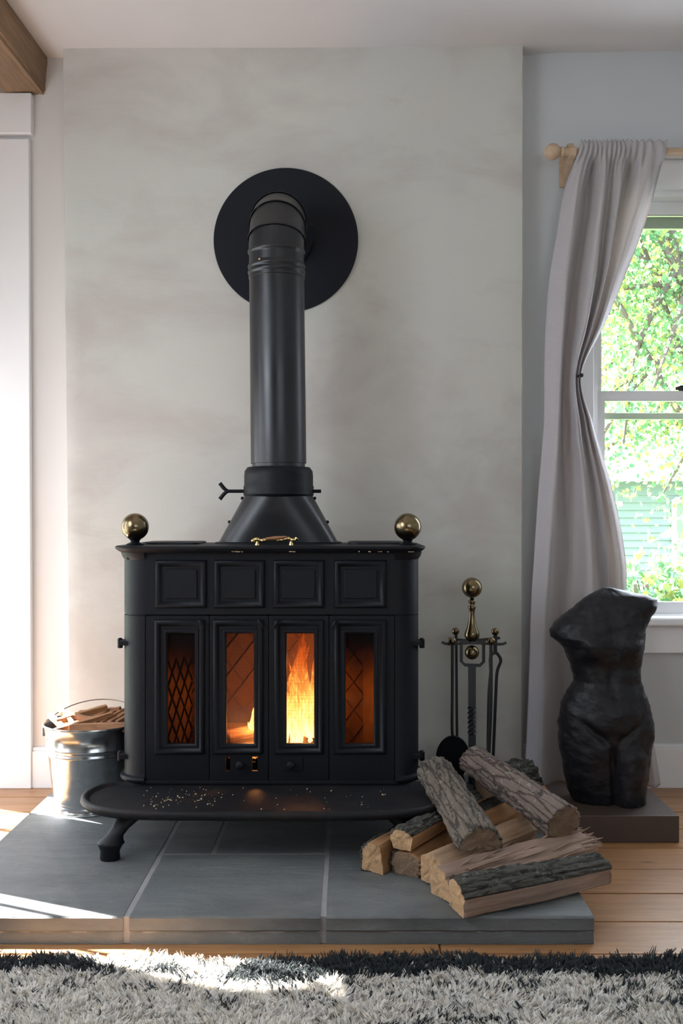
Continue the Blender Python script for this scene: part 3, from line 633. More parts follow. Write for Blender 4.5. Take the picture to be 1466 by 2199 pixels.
# legs (cabriole)
def leg(fx, fy, tx, ty, zt):
    prof = [(0.0, 0.0, 0.024), (0.0, 0.004, 0.0255), (0.0, 0.022, 0.0245), (0.01, 0.034, 0.0235), (0.03, 0.040, 0.027), (0.05, 0.046, 0.0235), (0.16, 0.056, 0.017), (0.34, 0.070, 0.0175), (0.60, 0.088, 0.024), (0.92, 0.102, 0.036), (1.15, 0.108, 0.046)]
    rings = []
    for t_, z, r in prof:
        c = Vector((fx+(tx-fx)*t_, fy+(ty-fy)*t_, HT+z*(zt-HT)/0.108)); r *= 1.0 if z < 0.03 else 1.28; rings.append([(c.x+r*math.cos(a)*(1.0), c.y+r*math.sin(a)*(0.8), c.z) for a in [2*PI*i/20 for i in range(20)]])
    bm = bmesh.new(); loft(bm, rings); return obj('leg', bm, M['iron'], stv, smooth=True, angle=60)
leg(-0.595, 2.50, -0.535, 2.56, 0.171); leg(2*SX+0.595, 2.50, 2*SX+0.535, 2.56, 0.171); leg(-0.56, 3.03, -0.52, 2.98, 0.191); leg(2*SX+0.56, 3.03, 2*SX+0.52, 2.98, 0.191)
# fireback and splayed side plates with cast lattice
bm = bmesh.new(); BW0, BW1, BWY = SX-0.27, SX+0.27, 3.03
fbk = obj('fireback', B((BW0, BW1, BWY, BWY+0.01, 0.2, 0.80)), M['firebrick'], stv)
bm = bmesh.new()
for sg in (-1, 1):
    k = -0.6
    while k < 1.1:
        a = Vector((BW0, BWY-0.003, 0.2+k)); b = Vector((BW1, BWY-0.003, 0.2+k+1.3*(BW1-BW0)))
        if sg < 0: a.x, b.x = b.x, a.x
        # clip in z
        lo_, hi_ = 0.2, 0.62; d_ = b-a; t0 = max(0, (lo_-a.z)/d_.z); t1 = min(1, (hi_-a.z)/d_.z)
        if t1 > t0+0.02: tube(bm, [a+d_*t0, a+d_*t1], 0.0018, 4)
        k += 0.085
obj('fireback_lattice', bm, M['firebrick'], fbk, loc=wloc(stv))
for sg in (-1, 1):
    a = Vector((SX+sg*0.39, 2.78, 0)); b = Vector((SX+sg*0.265, 3.03, 0)); d_ = b-a; nrm = Vector((-d_.y, d_.x, 0)).normalized()*0.005
    bm = bmesh.new(); loft(bm, [[a+nrm+Vector((0, 0, z)), b+nrm+Vector((0, 0, z)), b-nrm+Vector((0, 0, z)), a-nrm+Vector((0, 0, z))] for z in (0.2, 0.80)])
    sp_ = obj('side_liner', bm, M['firebrick'], stv); bm = bmesh.new(); inn = -1 if nrm.x*sg > 0 else 1
    for dg in (-1, 1):
        k = -0.6
        while k < 0.6:
            z0, z1 = 0.2+k, 0.2+k+0.52
            p0, p1 = (0.0, z0), (1.0, z1)
            if dg < 0: p0, p1 = (0.0, z1), (1.0, z0)
            lo_, hi_ = 0.21, 0.50
            t0, t1 = sorted(((lo_-p0[1])/(p1[1]-p0[1]), (hi_-p0[1])/(p1[1]-p0[1]))); t0, t1 = max(0, t0), min(1, t1)
            if t1 > t0+0.02: tube(bm, [a+d_*t+nrm*inn*1.6+Vector((0, 0, p0[1]+(p1[1]-p0[1])*t)) for t in (t0, t1)], 0.0022, 4)
            k += 0.075
    if sg < 0: obj('liner_lattice', bm, M['iron'], sp_, loc=wloc(stv))
# grate
bm = bmesh.new()
for k in range(9): box(bm, SX-0.16+k*0.04-0.005, SX-0.16+k*0.04+0.005, 2.80, 3.00, 0.225, 0.240)
box(bm, SX-0.18, SX+0.18, 2.815, 2.827, 0.202, 0.226); box(bm, SX-0.18, SX+0.18, 2.975, 2.987, 0.202, 0.226)
obj('grate', bm, M['iron'], stv)

# stove pipe: straight run, beaded bands, elbow, horizontal run
PT = -0.2125; R = 0.0825; EZ = 1.845; ER = 0.13
spt = thing('stove_pipe', 'black metal stove pipe rising from the stove and bending into the wall', 'pipe', (PXb, PYc, zz(1004)))
zb, ze = zz(1004), EZ-ER
bx_ = lambda z: PXb+(PT-PXb)*(z-zb)/(ze-zb)
def pring(c, d, r, n=64):
    d = d.normalized(); u = Vector((1, 0, 0)); v = d.cross(u).normalized(); u = v.cross(d).normalized()
    return [c+u*r*math.cos(2*PI*i/n)+v*r*math.sin(2*PI*i/n) for i in range(n)]
up = Vector((PT-PXb, 0, ze-zb)).normalized()
bm = bmesh.new(); loft(bm, [pring(Vector((bx_(z), PYc, z)), up, r) for z, r in ((zb, R-0.003), (zz(996), R-0.003), (zz(995.5), R+0.001), (zz(994), R+0.001), (zz(600), R), (zz(599), R+0.002), (zz(594), R+0.002), (zz(593), R))]); obj('pipe_section', bm, M['pipe'], spt, smooth=True)
bm = bmesh.new(); q = []
def bead(zc, a=0.0045, h=0.007): return [(zc-h, R), (zc-h*0.6, R+a*0.7), (zc, R+a), (zc+h*0.6, R+a*0.7), (zc+h, R)]
prof_ = [(zz(593), R)]+bead(zz(586))+[(zz(580), R)]+bead(zz(574))+[(zz(566), R), (zz(550), R)]+bead(zz(542))+[(ze, R-0.001)]
loft(bm, [pring(Vector((bx_(z), PYc, z)), up, r) for z, r in prof_]); bs_ = obj('beaded_collar', bm, M['pipe'], spt, smooth=True, angle=60)
obj('screw', lathe(bmesh.new(), sphere_prof(0.0035, 6, 0), (bx_(zz(570))-0.045, PYc-math.sqrt(R*R-0.045**2)-0.001, zz(569)), 10), M['gilt'], bs_, smooth='all', loc=wloc(spt))
# elbow gores
cc = Vector((PT, PYc+ER, ze)); A = [0, 18, 44, 70, 90]
for k in range(4):
    bm = bmesh.new(); rg = []
    for a_, dr_ in ((A[k], 0.0035 if k else 0), (A[k]+1.2, 0.004 if k else 0), (A[k]+2.4, 0.0), (A[k+1]-1, 0.0), (A[k+1], 0.0)):
        th = math.radians(a_); c = cc+Vector((0, -ER*math.cos(th), ER*math.sin(th))); d_ = Vector((0, math.sin(th), math.cos(th))); rg.append(pring(c, d_, R+0.001+dr_))
    loft(bm, rg, cap=False); obj('elbow_gore', bm, M['pipe'], spt, smooth=True, angle=60)
bm = bmesh.new(); loft(bm, [pring(Vector((PT, y_, EZ)), Vector((0, 1, 0)), r) for y_, r in ((PYc+ER, R), (PYc+ER+0.01, R+0.004), (PYc+ER+0.02, R), (YB-0.016, R))]); obj('horizontal_run', bm, M['pipe'], spt, smooth=True)
# wall plate
fp = thing('flue_wall_plate', 'large round black metal plate on the chimney wall behind the pipe elbow', 'flue plate', (-0.2035, YB-0.005, 1.841))
bm = lathe(bmesh.new(), [(0.236, YB+0.001-1.841*0), (0.240, YB-0.003), (0.2405, YB-0.007), (0.238, YB-0.010), (0.10, YB-0.011)], (-0.2035, 0, 1.841), 128, 'Y'); obj('round_plate', bm, M['disc'], fp, smooth=True)
bm = lathe(bmesh.new(), [(0.086, YB-0.010), (0.1, YB-0.011), (0.1025, YB-0.016), (0.1015, YB-0.034), (0.099, YB-0.037), (0.0865, YB-0.037)], (PT, 0, EZ), 64, 'Y'); th_ = obj('thimble_ring', bm, M['disc'], fp, smooth=True)
for a_ in (0.42, 2.2, 4.1): obj('screw', lathe(bmesh.new(), sphere_prof(0.0035, 6, 0), (PT+0.103*math.cos(a_), YB-0.024, EZ+0.103*math.sin(a_)), 10), M['wrought'], th_, smooth='all', loc=wloc(fp))

# ------------------------------------------------------------------ logs
def frame(a, b, up=Vector((0, 0, 1)), roll=0):
    x = (b-a).normalized(); y_ = up.cross(x).normalized(); z_ = x.cross(y_)
    m = Matrix((x, y_, z_)).transposed().to_4x4() @ Matrix.Rotation(roll, 4, 'X'); m.translation = a; return m
def resample(poly, n):
    P_ = [Vector(p[:2]) for p in poly]; L_ = [(P_[(i+1) % len(P_)]-P_[i]).length for i in range(len(P_))]; tot = sum(L_); out = []
    for k in range(n):
        d_ = tot*k/n; i = 0
        while d_ > L_[i]: d_ -= L_[i]; i = (i+1) % len(P_)
        out.append((P_[i]+(P_[(i+1) % len(P_)]-P_[i])*(d_/L_[i]), poly[i][2]))
    return out
def make_log(label, a, b, poly, wood, bark, endm, group='firewood logs piled on the hearth', roll=0, taper=(1, 1), rough=0.003, bow=0.0, slant=0.0, fray=None, seed=0, name='firewood_log', cat='firewood', nr=46, barkrough=0.0035, chips=0):
    """poly: cross section [(y,z,isbark)...] in the log's own frame (x = along the log, a to b)"""
    a, b = Vector(a), Vector(b); Lg = (b-a).length; m = frame(a, b, roll=roll)
    root = bpy.data.objects.new(name, None); C.objects.link(root); root.matrix_world = m; root.empty_display_size = 0.05; tag(root, label, cat, group)
    n = 72; sec = resample(poly, n); cy = sum(p.x for p, _ in sec)/n; cz = sum(p.y for p, _ in sec)/n
    def pos(i, j, extra=0, offs=0):
        (p, bk) = sec[j]; t_ = i/nr; s_ = taper[0]+(taper[1]-taper[0])*t_; x = t_*Lg
        d_ = Vector((p.x-cy, p.y-cz)); r = d_.length+1e-6; u = d_/r
        nz_ = N.noise((x*9+seed*7, p.x*20, p.y*20+seed))*rough*0.9 + N.noise((x*3.5+seed, p.x*170, p.y*170))*rough*0.45 + N.noise((x*4+seed*3, p.x*12, p.y*12))*rough*0.9
        q = Vector((p.x, p.y))*s_+u*(nz_+extra)+Vector((0, bow*math.sin(PI*t_)))
        xx = x+offs
        if i == 0: xx += N.noise((p.x*60, p.y*60, seed))*0.004+slant*p.x
        if i == nr: xx += N.noise((p.x*60, p.y*60, seed+9))*0.004-slant*p.x
        return Vector((xx, q.x, q.y))
    # wood body
    bm = bmesh.new(); RR = [[bm.verts.new(pos(i, j)) for j in range(n)] for i in range(nr+1)]
    for i in range(nr):
        for j in range(n): f_ = bm.faces.new((RR[i][j], RR[i][(j+1) % n], RR[i+1][(j+1) % n], RR[i+1][j])); f_.smooth = True
    for i, ring in ((0, RR[0]), (nr, RR[-1])):
        prev = ring
        for s_ in (0.66, 0.33):
            cur = []
            for j in range(n):
                o_ = ring[j].co; c = Vector((o_.x, cy*1, cz*1)); q = c.lerp(o_, s_); q.x = (0 if i == 0 else Lg)+N.noise((q.y*90, q.z*90, seed+i))*0.003; cur.append(bm.verts.new(q))
            for j in range(n): f_ = bm.faces.new((prev[j], prev[(j+1) % n], cur[(j+1) % n], cur[j])); f_.material_index = 1
            prev = cur
        f_ = bm.faces.new(prev); f_.material_index = 1
    bmesh.ops.recalc_face_normals(bm, faces=bm.faces); me = bpy.data.meshes.new('split_wood'); bm.to_mesh(me); bm.free(); me.materials.append(wood); me.materials.append(endm)
    o = bpy.data.objects.new('split_wood', me); C.objects.link(o); o.parent = root
    # bark strip
    if bark:
        bj = [j for j in range(n) if sec[j][1]]
        if bj:
            full = len(bj) == n
            if not full:   # rotate so that the run is contiguous
                while (bj[0]-1) % n in bj: bj = bj[-1:]+bj[:-1] if (bj[0]-1) % n == bj[-1] else bj[1:]+bj[:1]
                start = next(j for j in range(n) if sec[j][1] and not sec[j-1][1]); bj = []
                j = start
                while sec[j][1] and len(bj) < n: bj.append(j); j = (j+1) % n
                bj.append(j)
            bm = bmesh.new(); sub = 2; ny = nr*sub; G = []
            for i in range(ny+1):
                row = []
                for q in range((len(bj)-1)*sub+1 if not full else len(bj)*sub):
                    j0 = bj[(q//sub) % len(bj)]; j1 = bj[(q//sub+1) % len(bj)] if (full or q//sub+1 < len(bj)) else j0; fr2 = (q % sub)/sub
                    i0 = min(i//sub, nr); i1 = min(i0+1, nr); fi = (i % sub)/sub
                    pA = pos(i0, j0).lerp(pos(i0, j1), fr2); pB = pos(i1, j0).lerp(pos(i1, j1), fr2); p = pA.lerp(pB, fi)
                    d_ = Vector((0, p.y-cy, p.z-cz)).normalized()
                    ridg = abs(N.noise((p.x*26+seed, p.y*75, p.z*75)))+0.5*abs(N.noise((p.x*60+seed, p.y*140, p.z*140)))
                    edge = 1 if full else min(1, min(q, (len(bj)-1)*sub-q)/2.0)
                    dd = (0.0015+1.2*barkrough*(0.3+1.9*min(0.7, ridg)))*(0.15+0.85*edge)
                    if ridg < 0.05: dd -= 0.002
                    row.append(bm.verts.new(p+d_*dd))
                G.append(row)
            W_ = len(G[0])
            for i in range(ny):
                for q in range(W_ if full else W_-1): f_ = bm.faces.new((G[i][q], G[i][(q+1) % W_], G[i+1][(q+1) % W_], G[i+1][q])); f_.smooth = True
            # turn the strip's rim in to meet the wood so that it has thickness
            rim = [e for e in bm.edges if e.is_boundary]
            ret = bmesh.ops.extrude_edge_only(bm, edges=rim)
            for v in [g_ for g_ in ret['geom'] if isinstance(g_, bmesh.types.BMVert)]:
                d_ = Vector((0, v.co.y-cy, v.co.z-cz)); v.co -= d_.normalized()*0.006
            me = bpy.data.meshes.new('bark'); bm.to_mesh(me); bm.free(); me.materials.append(bark); ob = bpy.data.objects.new('bark', me); C.objects.link(ob); ob.parent = root
    if chips:
        bm = bmesh.new(); random.seed(seed+77)
        for k in range(chips):
            j = random.choice([q for q in range(n) if not sec[q][1]]); p = sec[j][0]; t0 = random.uniform(0.05, 0.75); ln = random.uniform(0.03, 0.13); d_ = Vector((p.x-cy, p.y-cz)).normalized()
            A_ = Vector((t0*Lg, p.x, p.y)); up_ = Vector((0, d_.x, d_.y)); sw = Vector((0, -d_.y, d_.x))*random.uniform(-0.012, 0.012)
            q0, q1, q2 = A_-up_*0.003, A_+Vector((ln*0.5, 0, 0))+up_*random.uniform(0.001, 0.004)+sw*0.5, A_+Vector((ln, 0, 0))+up_*random.uniform(-0.002, 0.010)+sw
            tube(bm, [q0, q1, q2], [random.uniform(0.0015, 0.004), random.uniform(0.0015, 0.0035), 0.0006], 4, up=tuple(up_), twist=[0, random.uniform(-.3, .3), random.uniform(-.6, .6)])
        me = bpy.data.meshes.new('loose_splinters'); bm.to_mesh(me); bm.free(); me.materials.append(wood); ob = bpy.data.objects.new('loose_splinters', me); C.objects.link(ob); ob.parent = root; ob['kind'] = 'stuff'
    if fray:
        bm = bmesh.new(); random.seed(seed+5); xe = Lg if fray > 0 else 0; sgn = 1 if fray > 0 else -1
        for k in range(70):
            (p, _) = random.choice(sec); s_ = random.uniform(0.25, 1.0); c = Vector((xe-sgn*0.03, cy+(p.x-cy)*s_, cz+(p.y-cz)*s_)); ln = random.uniform(0.03, 0.03+abs(fray))
            tube(bm, [c, c+Vector((sgn*ln*0.6, random.uniform(-.003, .003), random.uniform(-.003, .003))), c+Vector((sgn*ln, random.uniform(-.008, .008), random.uniform(-.006, .006)))], [random.uniform(0.003, 0.0055), random.uniform(0.002, 0.004), 0.0006], 4, up=(0, 0, 1))
        me = bpy.data.meshes.new('splinters'); bm.to_mesh(me); bm.free(); me.materials.append(wood); ob = bpy.data.objects.new('splinters', me); C.objects.link(ob); ob.parent = root; ob['kind'] = 'stuff'
    return root
def arcpts(r, a0, a1, n, bark=1, cy=0, cz=0, ry=1): return [(cy+r*math.cos(math.radians(a0+(a1-a0)*k/n)), cz+ry*r*math.sin(math.radians(a0+(a1-a0)*k/n)), bark) for k in range(n+1)]
# axis frame: y is to the LEFT of the a->b direction, z up.
half_round = arcpts(0.047, 0, 180, 12, 1, 0, -0.001, 1.08)[:-1]+[(-0.047, -0.001, 0), (-0.02, -0.004, 0), (0.02, -0.003, 0)]
D_ = {}
# bottom front log: bark on top, pink split face in front (front = right of a->b, so y negative)
make_log('long split log with dark bark on top, nearest of the pile, overhanging the hearth', (0.236, 2.165, 0.096), (0.592, 2.335, 0.099),
    [(-0.040, -0.034, 0), (-0.044, 0.006, 1), (-0.030, 0.020, 1), (-0.008, 0.031, 1), (0.014, 0.033, 1), (0.036, 0.022, 0), (0.038, -0.034, 0)], M['woodp'], M['bark3'], M['end'], seed=1, slant=0.15, taper=(1, 0.85), chips=24, rough=0.004)
make_log('pale splintered log with frayed right end, lying just behind the front log', (0.208, 2.243, 0.098), (0.580, 2.455, 0.118),
    [(-0.035, -0.034, 0), (-0.044, 0.0, 0), (-0.022, 0.022, 0), (0.012, 0.032, 0), (0.036, 0.012, 0), (0.034, -0.034, 0)], M['woodp'], None, M['end'], seed=2, taper=(1.0, 1.0), rough=0.008, fray=0.045, chips=60)
make_log('pale split log whose light angular end faces left, under the round bark log', (0.192, 2.318, 0.104), (0.455, 2.572, 0.112),
    [(-0.030, -0.038, 0), (-0.040, 0.010, 0), (-0.004, 0.036, 0), (0.030, 0.020, 0), (0.028, -0.036, 0)], M['wood'], None, M['end'], seed=3, slant=0.1, rough=0.007, chips=40)
make_log('thin splinter of firewood poking out between the two pale log ends', (0.176, 2.372, 0.086), (0.42, 2.60, 0.086), [(-0.015, -0.02, 0), (-0.017, 0.016, 0), (0.013, 0.013, 0), (0.015, -0.02, 0)], M['wood'], None, M['end'], seed=4, fray=-0.02, rough=0.002)
make_log('brown split log lying on the stone under the bark-topped left log', (0.140, 2.385, 0.090), (0.335, 2.69, 0.090), [(-0.032, -0.029, 0), (-0.038, 0.012, 0), (-0.010, 0.026, 0), (0.028, 0.020, 1), (0.037, -0.006, 1), (0.030, -0.029, 0)], M['woodo'], M['bark3'], M['endd'], seed=5, rough=0.003)
make_log('split log with dark bark on top resting across the two left logs', (0.128, 2.390, 0.144), (0.34, 2.70, 0.150), [(-0.028, -0.020, 0), (-0.032, 0.012, 1), (-0.012, 0.026, 1), (0.016, 0.024, 1), (0.030, 0.006, 0), (0.018, -0.022, 0)], M['woodo'], M['bark3'], M['end'], seed=6, rough=0.003, fray=None)
make_log('small wedge of firewood at the far left of the pile', (0.060, 2.405, 0.098), (0.245, 2.72, 0.098), [(-0.030, -0.036, 0), (-0.020, 0.030, 0), (0.008, 0.034, 1), (0.028, 0.018, 1), (0.028, -0.036, 0)], M['woodo'], M['bark3'], M['end'], seed=7, rough=0.004)
make_log('dark split log in the middle of the pile beneath the two top logs', (0.325, 2.60, 0.108), (0.55, 2.86, 0.112), [(-0.042, -0.044, 0), (-0.045, 0.01, 0), (-0.02, 0.038, 1), (0.02, 0.042, 1), (0.04, 0.01, 0), (0.04, -0.044, 0)], M['woodo'], M['bark3'], M['endd'], seed=8, rough=0.005)
make_log('shaggy dark bark log at the back right of the pile', (0.41, 2.93, 0.118), (0.548, 3.035, 0.116), arcpts(0.052, 0, 360, 16)[:-1], M['woodo'], M['bark3'], M['endd'], seed=9, rough=0.012, barkrough=0.008)
make_log('half-round log with grey furrowed bark and curved cut end, top left of the pile', (0.3115, 2.318, 0.147), (0.238, 2.71, 0.217), half_round, M['wood'], M['bark'], M['endd'], seed=10, rough=0.0025, barkrough=0.0042, taper=(1.02, 0.95))
make_log('long brown-grey bark log sloping down to the right on top of the pile', (0.530, 2.425, 0.172), (0.352, 2.79, 0.238), [(0.042, -0.022, 1), (0.043, 0.012, 1), (0.026, 0.034, 1), (0, 0.042, 1), (-0.026, 0.034, 1), (-0.043, 0.008, 1), (-0.034, -0.020, 0), (0.0, -0.036, 0)], M['woodo'], M['bark2'], M['endd'], seed=11, rough=0.0025, taper=(1.05, 0.9), barkrough=0.003)

# burning logs in the grate
for lb, a, b, r, sd_ in (('burning log lying across the grate at the back of the fire', (-0.38, 2.965, 0.275), (-0.06, 2.95, 0.275), 0.034, 21), ('burning wedge of wood glowing at the left of the fire', (-0.352, 2.85, 0.276), (-0.20, 2.93, 0.290), 0.036, 22), ('burning log at the foot of the tall flames', (-0.20, 2.90, 0.272), (-0.02, 2.885, 0.270), 0.030, 23)):
    make_log(lb, a, b, arcpts(r, 0, 360, 7, 0)[:-1], M['kind'], None, M['end'], group='logs burning in the stove', seed=sd_, name='burning_log', nr=16)
# embers and flames
random.seed(21)
fire = thing('fire', 'tall orange flames burning behind the two middle stove doors', 'fire', (-0.15, 2.90, 0.24))
bm = bmesh.new()
for k in range(60): x, y_ = random.uniform(-0.34, 0.0), random.uniform(2.82, 2.98); lathe(bm, sphere_prof(random.uniform(0.007, 0.014), 4, 0.244), (x, y_, 0), 6)
o = obj('embers', bm, M['ember'], fire, loc=(-0.15, 2.90, 0.24)); o['kind'] = 'stuff'
def tongue(x, y_, z0, h_, r, seed, lean=0.0):
    bm = bmesh.new(); n = 26; rings = []
    for k in range(n+1):
        t_ = k/n; rr = r*(0.35+0.65*math.sin(min(1, t_*2.6)*PI/2))*(1-t_**1.5)**0.8+0.0006
        cx = x+lean*t_+N.noise((seed*3.1, t_*3.2, 0))*0.030*t_; cy_ = y_+N.noise((seed*5.3, t_*3, 4))*0.015*t_; z = z0+h_*t_
        rings.append([(cx+rr*math.cos(a)*(1+0.35*N.noise((math.cos(a)*1.5, math.sin(a)*1.5, z*30+seed))), cy_+rr*0.6*math.sin(a), z+0.01*N.noise((a, seed, t_*4))) for a in [2*PI*i/22 for i in range(22)]])
    loft(bm, rings); return obj('flame_tongue', bm, M['flame'], fire, smooth='all', loc=(x, y_, 0.24))
for q in ((-0.150, 2.89, 0.255, 0.35, 0.036, 1, 0.012), (-0.122, 2.90, 0.255, 0.24, 0.027, 2, 0.0), (-0.168, 2.91, 0.255, 0.20, 0.024, 3, 0.02), (-0.105, 2.875, 0.25, 0.17, 0.022, 4, -0.006), (-0.140, 2.865, 0.25, 0.13, 0.022, 5, 0.0), (-0.118, 2.93, 0.26, 0.32, 0.02, 6, -0.014),
          (-0.292, 2.865, 0.25, 0.075, 0.012, 7, 0.015), (-0.275, 2.87, 0.25, 0.13, 0.017, 8, 0.014), (-0.240, 2.89, 0.25, 0.15, 0.018, 9, 0.02), (-0.20, 2.90, 0.255, 0.17, 0.022, 10, 0.015), (-0.09, 2.90, 0.25, 0.15, 0.018, 11, -0.01), (-0.135, 2.86, 0.25, 0.25, 0.016, 13, -0.02), (-0.16, 2.87, 0.26, 0.30, 0.014, 14, 0.035), (-0.105, 2.92, 0.26, 0.27, 0.015, 15, 0.004), (-0.18, 2.87, 0.25, 0.17, 0.013, 16, 0.01), (-0.085, 2.87, 0.25, 0.11, 0.014, 17, 0.0), (-0.155, 2.94, 0.26, 0.28, 0.018, 12, 0.03)): tongue(*q)
for k, (x, y_, z, e) in enumerate(((-0.14, 2.87, 0.36, 3.2), (-0.27, 2.85, 0.33, 1.2), (-0.12, 2.90, 0.50, 1.5))):
    ld = bpy.data.lights.new('fire_glow', 'POINT'); ld.energy = e; ld.color = (1, 0.36, 0.10); ld.shadow_soft_size = 0.03; lo_ = bpy.data.objects.new('fire_glow', ld); C.objects.link(lo_); lo_.location = (x, y_, z)

# ------------------------------------------------------------------ bucket of kindling
BX, BY = -0.756, 2.96
bk = thing('metal_bucket', 'galvanised steel bucket full of kindling, left of the stove', 'bucket', (BX, BY, HT))
bm = lathe(bmesh.new(), [(0.100, HT+0.004), (0.108, HT+0.001), (0.1135, HT), (0.115, HT+0.002), (0.113, HT+0.007), (0.1105, HT+0.012), (0.111, HT+0.020), (0.1125, HT+0.024), (0.1115, HT+0.029), (0.1130, HT+0.045), (0.1290, 0.222), (0.1325, 0.226), (0.1330, 0.232), (0.1302, 0.236), (0.1305, 0.240), (0.1340, 0.244), (0.1345, 0.250), (0.1318, 0.254), (0.1380, 0.302), (0.1418, 0.306), (0.1440, 0.310), (0.1425, 0.3145), (0.1390, 0.313), (0.1365, 0.306), (0.128, 0.235), (0.110, 0.075), (0.02, 0.070)], (BX, BY, 0), 72)
obj('bucket_wall', bm, M['galv'], bk, smooth=True, angle=60)
ears = []
pts = []
for k in range(25):
    a = PI*k/24; x = BX-0.147*math.cos(a); h_ = 0.147*math.sin(a)*0.98; pts.append((x, BY+h_*0.96, 0.292+h_*0.42))
obj('bail_handle', T(pts, 0.0017, 8), M['galv'], bk, smooth=True)
for sg in (-1, 1):
    bm = B((min(BX+sg*0.138, BX+sg*0.146), max(BX+sg*0.138, BX+sg*0.146), BY-0.014, BY+0.014, 0.270, 0.300)); lathe(bm, [(0.004, -0.004), (0.004, 0.004)], (BX+sg*0.146, BY, 0.292), 10, 'X'); obj('handle_ear', bm, M['galv'], bk, bevel=0.002)
random.seed(4)
kg = 'kindling sticks in the bucket'
def stick(a, b, w_, t_, label, mat=None):
    a, b = Vector(a), Vector(b); Lg = (b-a).length; bm = bmesh.new(); rings = []
    sh = random.uniform(-0.3, 0.3)
    for k in range(9):
        x = Lg*k/8; j = lambda s_: random.uniform(-0.0009, 0.0009)
        ww = w_*(1-0.25*k/8*abs(sh)); rings.append([(x, -ww/2+j(1), -t_/2+j(1)), (x, ww/2+j(1), -t_/2*0.7+j(1)), (x, ww/2*0.7+j(1), t_/2+j(1)), (x, -ww/2*0.8+j(1), t_/2+j(1))])
    loft(bm, rings); bmesh.ops.recalc_face_normals(bm, faces=bm.faces); me = bpy.data.meshes.new('kindling_stick'); bm.to_mesh(me); bm.free(); me.materials.append(mat or M['kind'])
    o = bpy.data.objects.new('kindling_stick', me); C.objects.link(o); o.matrix_world = frame(a, b, roll=random.uniform(-0.3, 0.3)); tag(o, label, 'kindling', kg)
    bv = o.modifiers.new('bevel', 'BEVEL'); bv.width = 0.0008; return o
stick((BX-0.045, BY-0.085, 0.309), (BX+0.115, BY-0.070, 0.311), 0.030, 0.024, 'wide flat kindling stick across the front of the bucket')
stick((BX-0.085, BY-0.10, 0.305), (BX+0.06, BY-0.005, 0.335), 0.014, 0.014, 'long thin kindling stick slanting up over the others from the front rim')
stick((BX-0.135, BY+0.025, 0.328), (BX-0.05, BY-0.085, 0.300), 0.018, 0.014, 'reddish kindling stick against the left rim of the bucket', M['woodo'])
stick((BX-0.118, BY+0.055, 0.345), (BX-0.04, BY-0.05, 0.312), 0.016, 0.012, 'pale sunlit kindling stick standing highest at the left of the bucket')
stick((BX-0.06, BY+0.075, 0.322), (BX+0.07, BY+0.055, 0.338), 0.018, 0.014, 'kindling stick lying crosswise along the back rim of the bucket')
stick((BX-0.10, BY-0.03, 0.318), (BX+0.03, BY+0.05, 0.345), 0.016, 0.016, 'kindling stick rising towards the back in the middle of the heap', M['woodo'])
stick((BX-0.095, BY+0.02, 0.334), (BX+0.01, BY-0.035, 0.322), 0.020, 0.014, 'kindling stick in the left middle of the bucket, above the flat front one')
for k in range(5): 
    x0 = BX-0.01+k*0.022; stick((x0, BY-0.045+k*0.004, 0.313), (x0+0.045, BY+0.065, 0.333), 0.016, 0.014, ('leftmost', 'second from left', 'middle', 'second from right', 'rightmost')[k]+' of five short kindling sticks fanned at the right of the bucket')
for k in range(24):
    a = random.uniform(0, PI); r = 0.10; c = Vector((BX+random.uniform(-0.03, 0.03), BY+random.uniform(-0.03, 0.03), 0.205+k*0.0050)); d_ = Vector((math.cos(a), math.sin(a), random.uniform(-0.1, 0.1)))*random.uniform(0.07, 0.090)
    stick(c-d_, c+d_, random.uniform(0.012, 0.02), random.uniform(0.010, 0.016), 'short kindling stick buried deep in the bucket under the others')

# ------------------------------------------------------------------ fire tools
TY = 3.12; tx = P(1013, 0, TY).x; ts = F/TY; Z = lambda py: CH-(py-VY)/ts; X_ = lambda px: (px-VX)/ts
tl = thing('fire_tool_stand', 'wrought iron fire tool stand with brass ball top and twisted shaft', 'tool stand', (tx, TY, HT))
obj('brass_ball', lathe(bmesh.new(), sphere_prof(0.0318, 20, Z(1262)), (tx, TY, 0), 40), M['brass'], tl, smooth='all')
bprof = [(0.006, 1284), (0.008, 1288), (0.012, 1290), (0.0125, 1293), (0.009, 1296), (0.0095, 1300), (0.0125, 1302), (0.0122, 1306), (0.009, 1310), (0.0085, 1318), (0.011, 1332), (0.016, 1347), (0.0225, 1358), (0.024, 1364), (0.021, 1371), (0.012, 1375), (0.011, 1378)]
obj('baluster', lathe(bmesh.new(), [(r, Z(p)) for r, p in bprof][::-1], (tx, TY, 0), 32), M['brass'], tl, smooth='all')
obj('lower_ball', lathe(bmesh.new(), sphere_prof(0.0225, 16, Z(1401)), (tx, TY, 0), 32), M['brass'], tl, smooth='all')
zr = Z(1378)
bm = T(spline([(X_(945), TY-0.06, zr+0.006), (X_(958), TY-0.055, zr), (X_(1013), TY-0.03, zr), (X_(1068), TY-0.055, zr-0.001), (X_(1080), TY-0.06, zr+0.006)], 4), 0.0055, 4, up=(0, 0, 1)); tube(bm, [(tx, TY-0.035, zr), (tx, TY+0.03, zr)], 0.006, 4, up=(0, 0, 1)); tube(bm, spline([(X_(968), TY+0.055, zr+0.003), (tx, TY+0.03, zr), (X_(1078), TY+0.055, zr+0.005)], 5), 0.0055, 4, up=(0, 0, 1))
obj('hanging_bracket', bm, M['wrought'], tl)
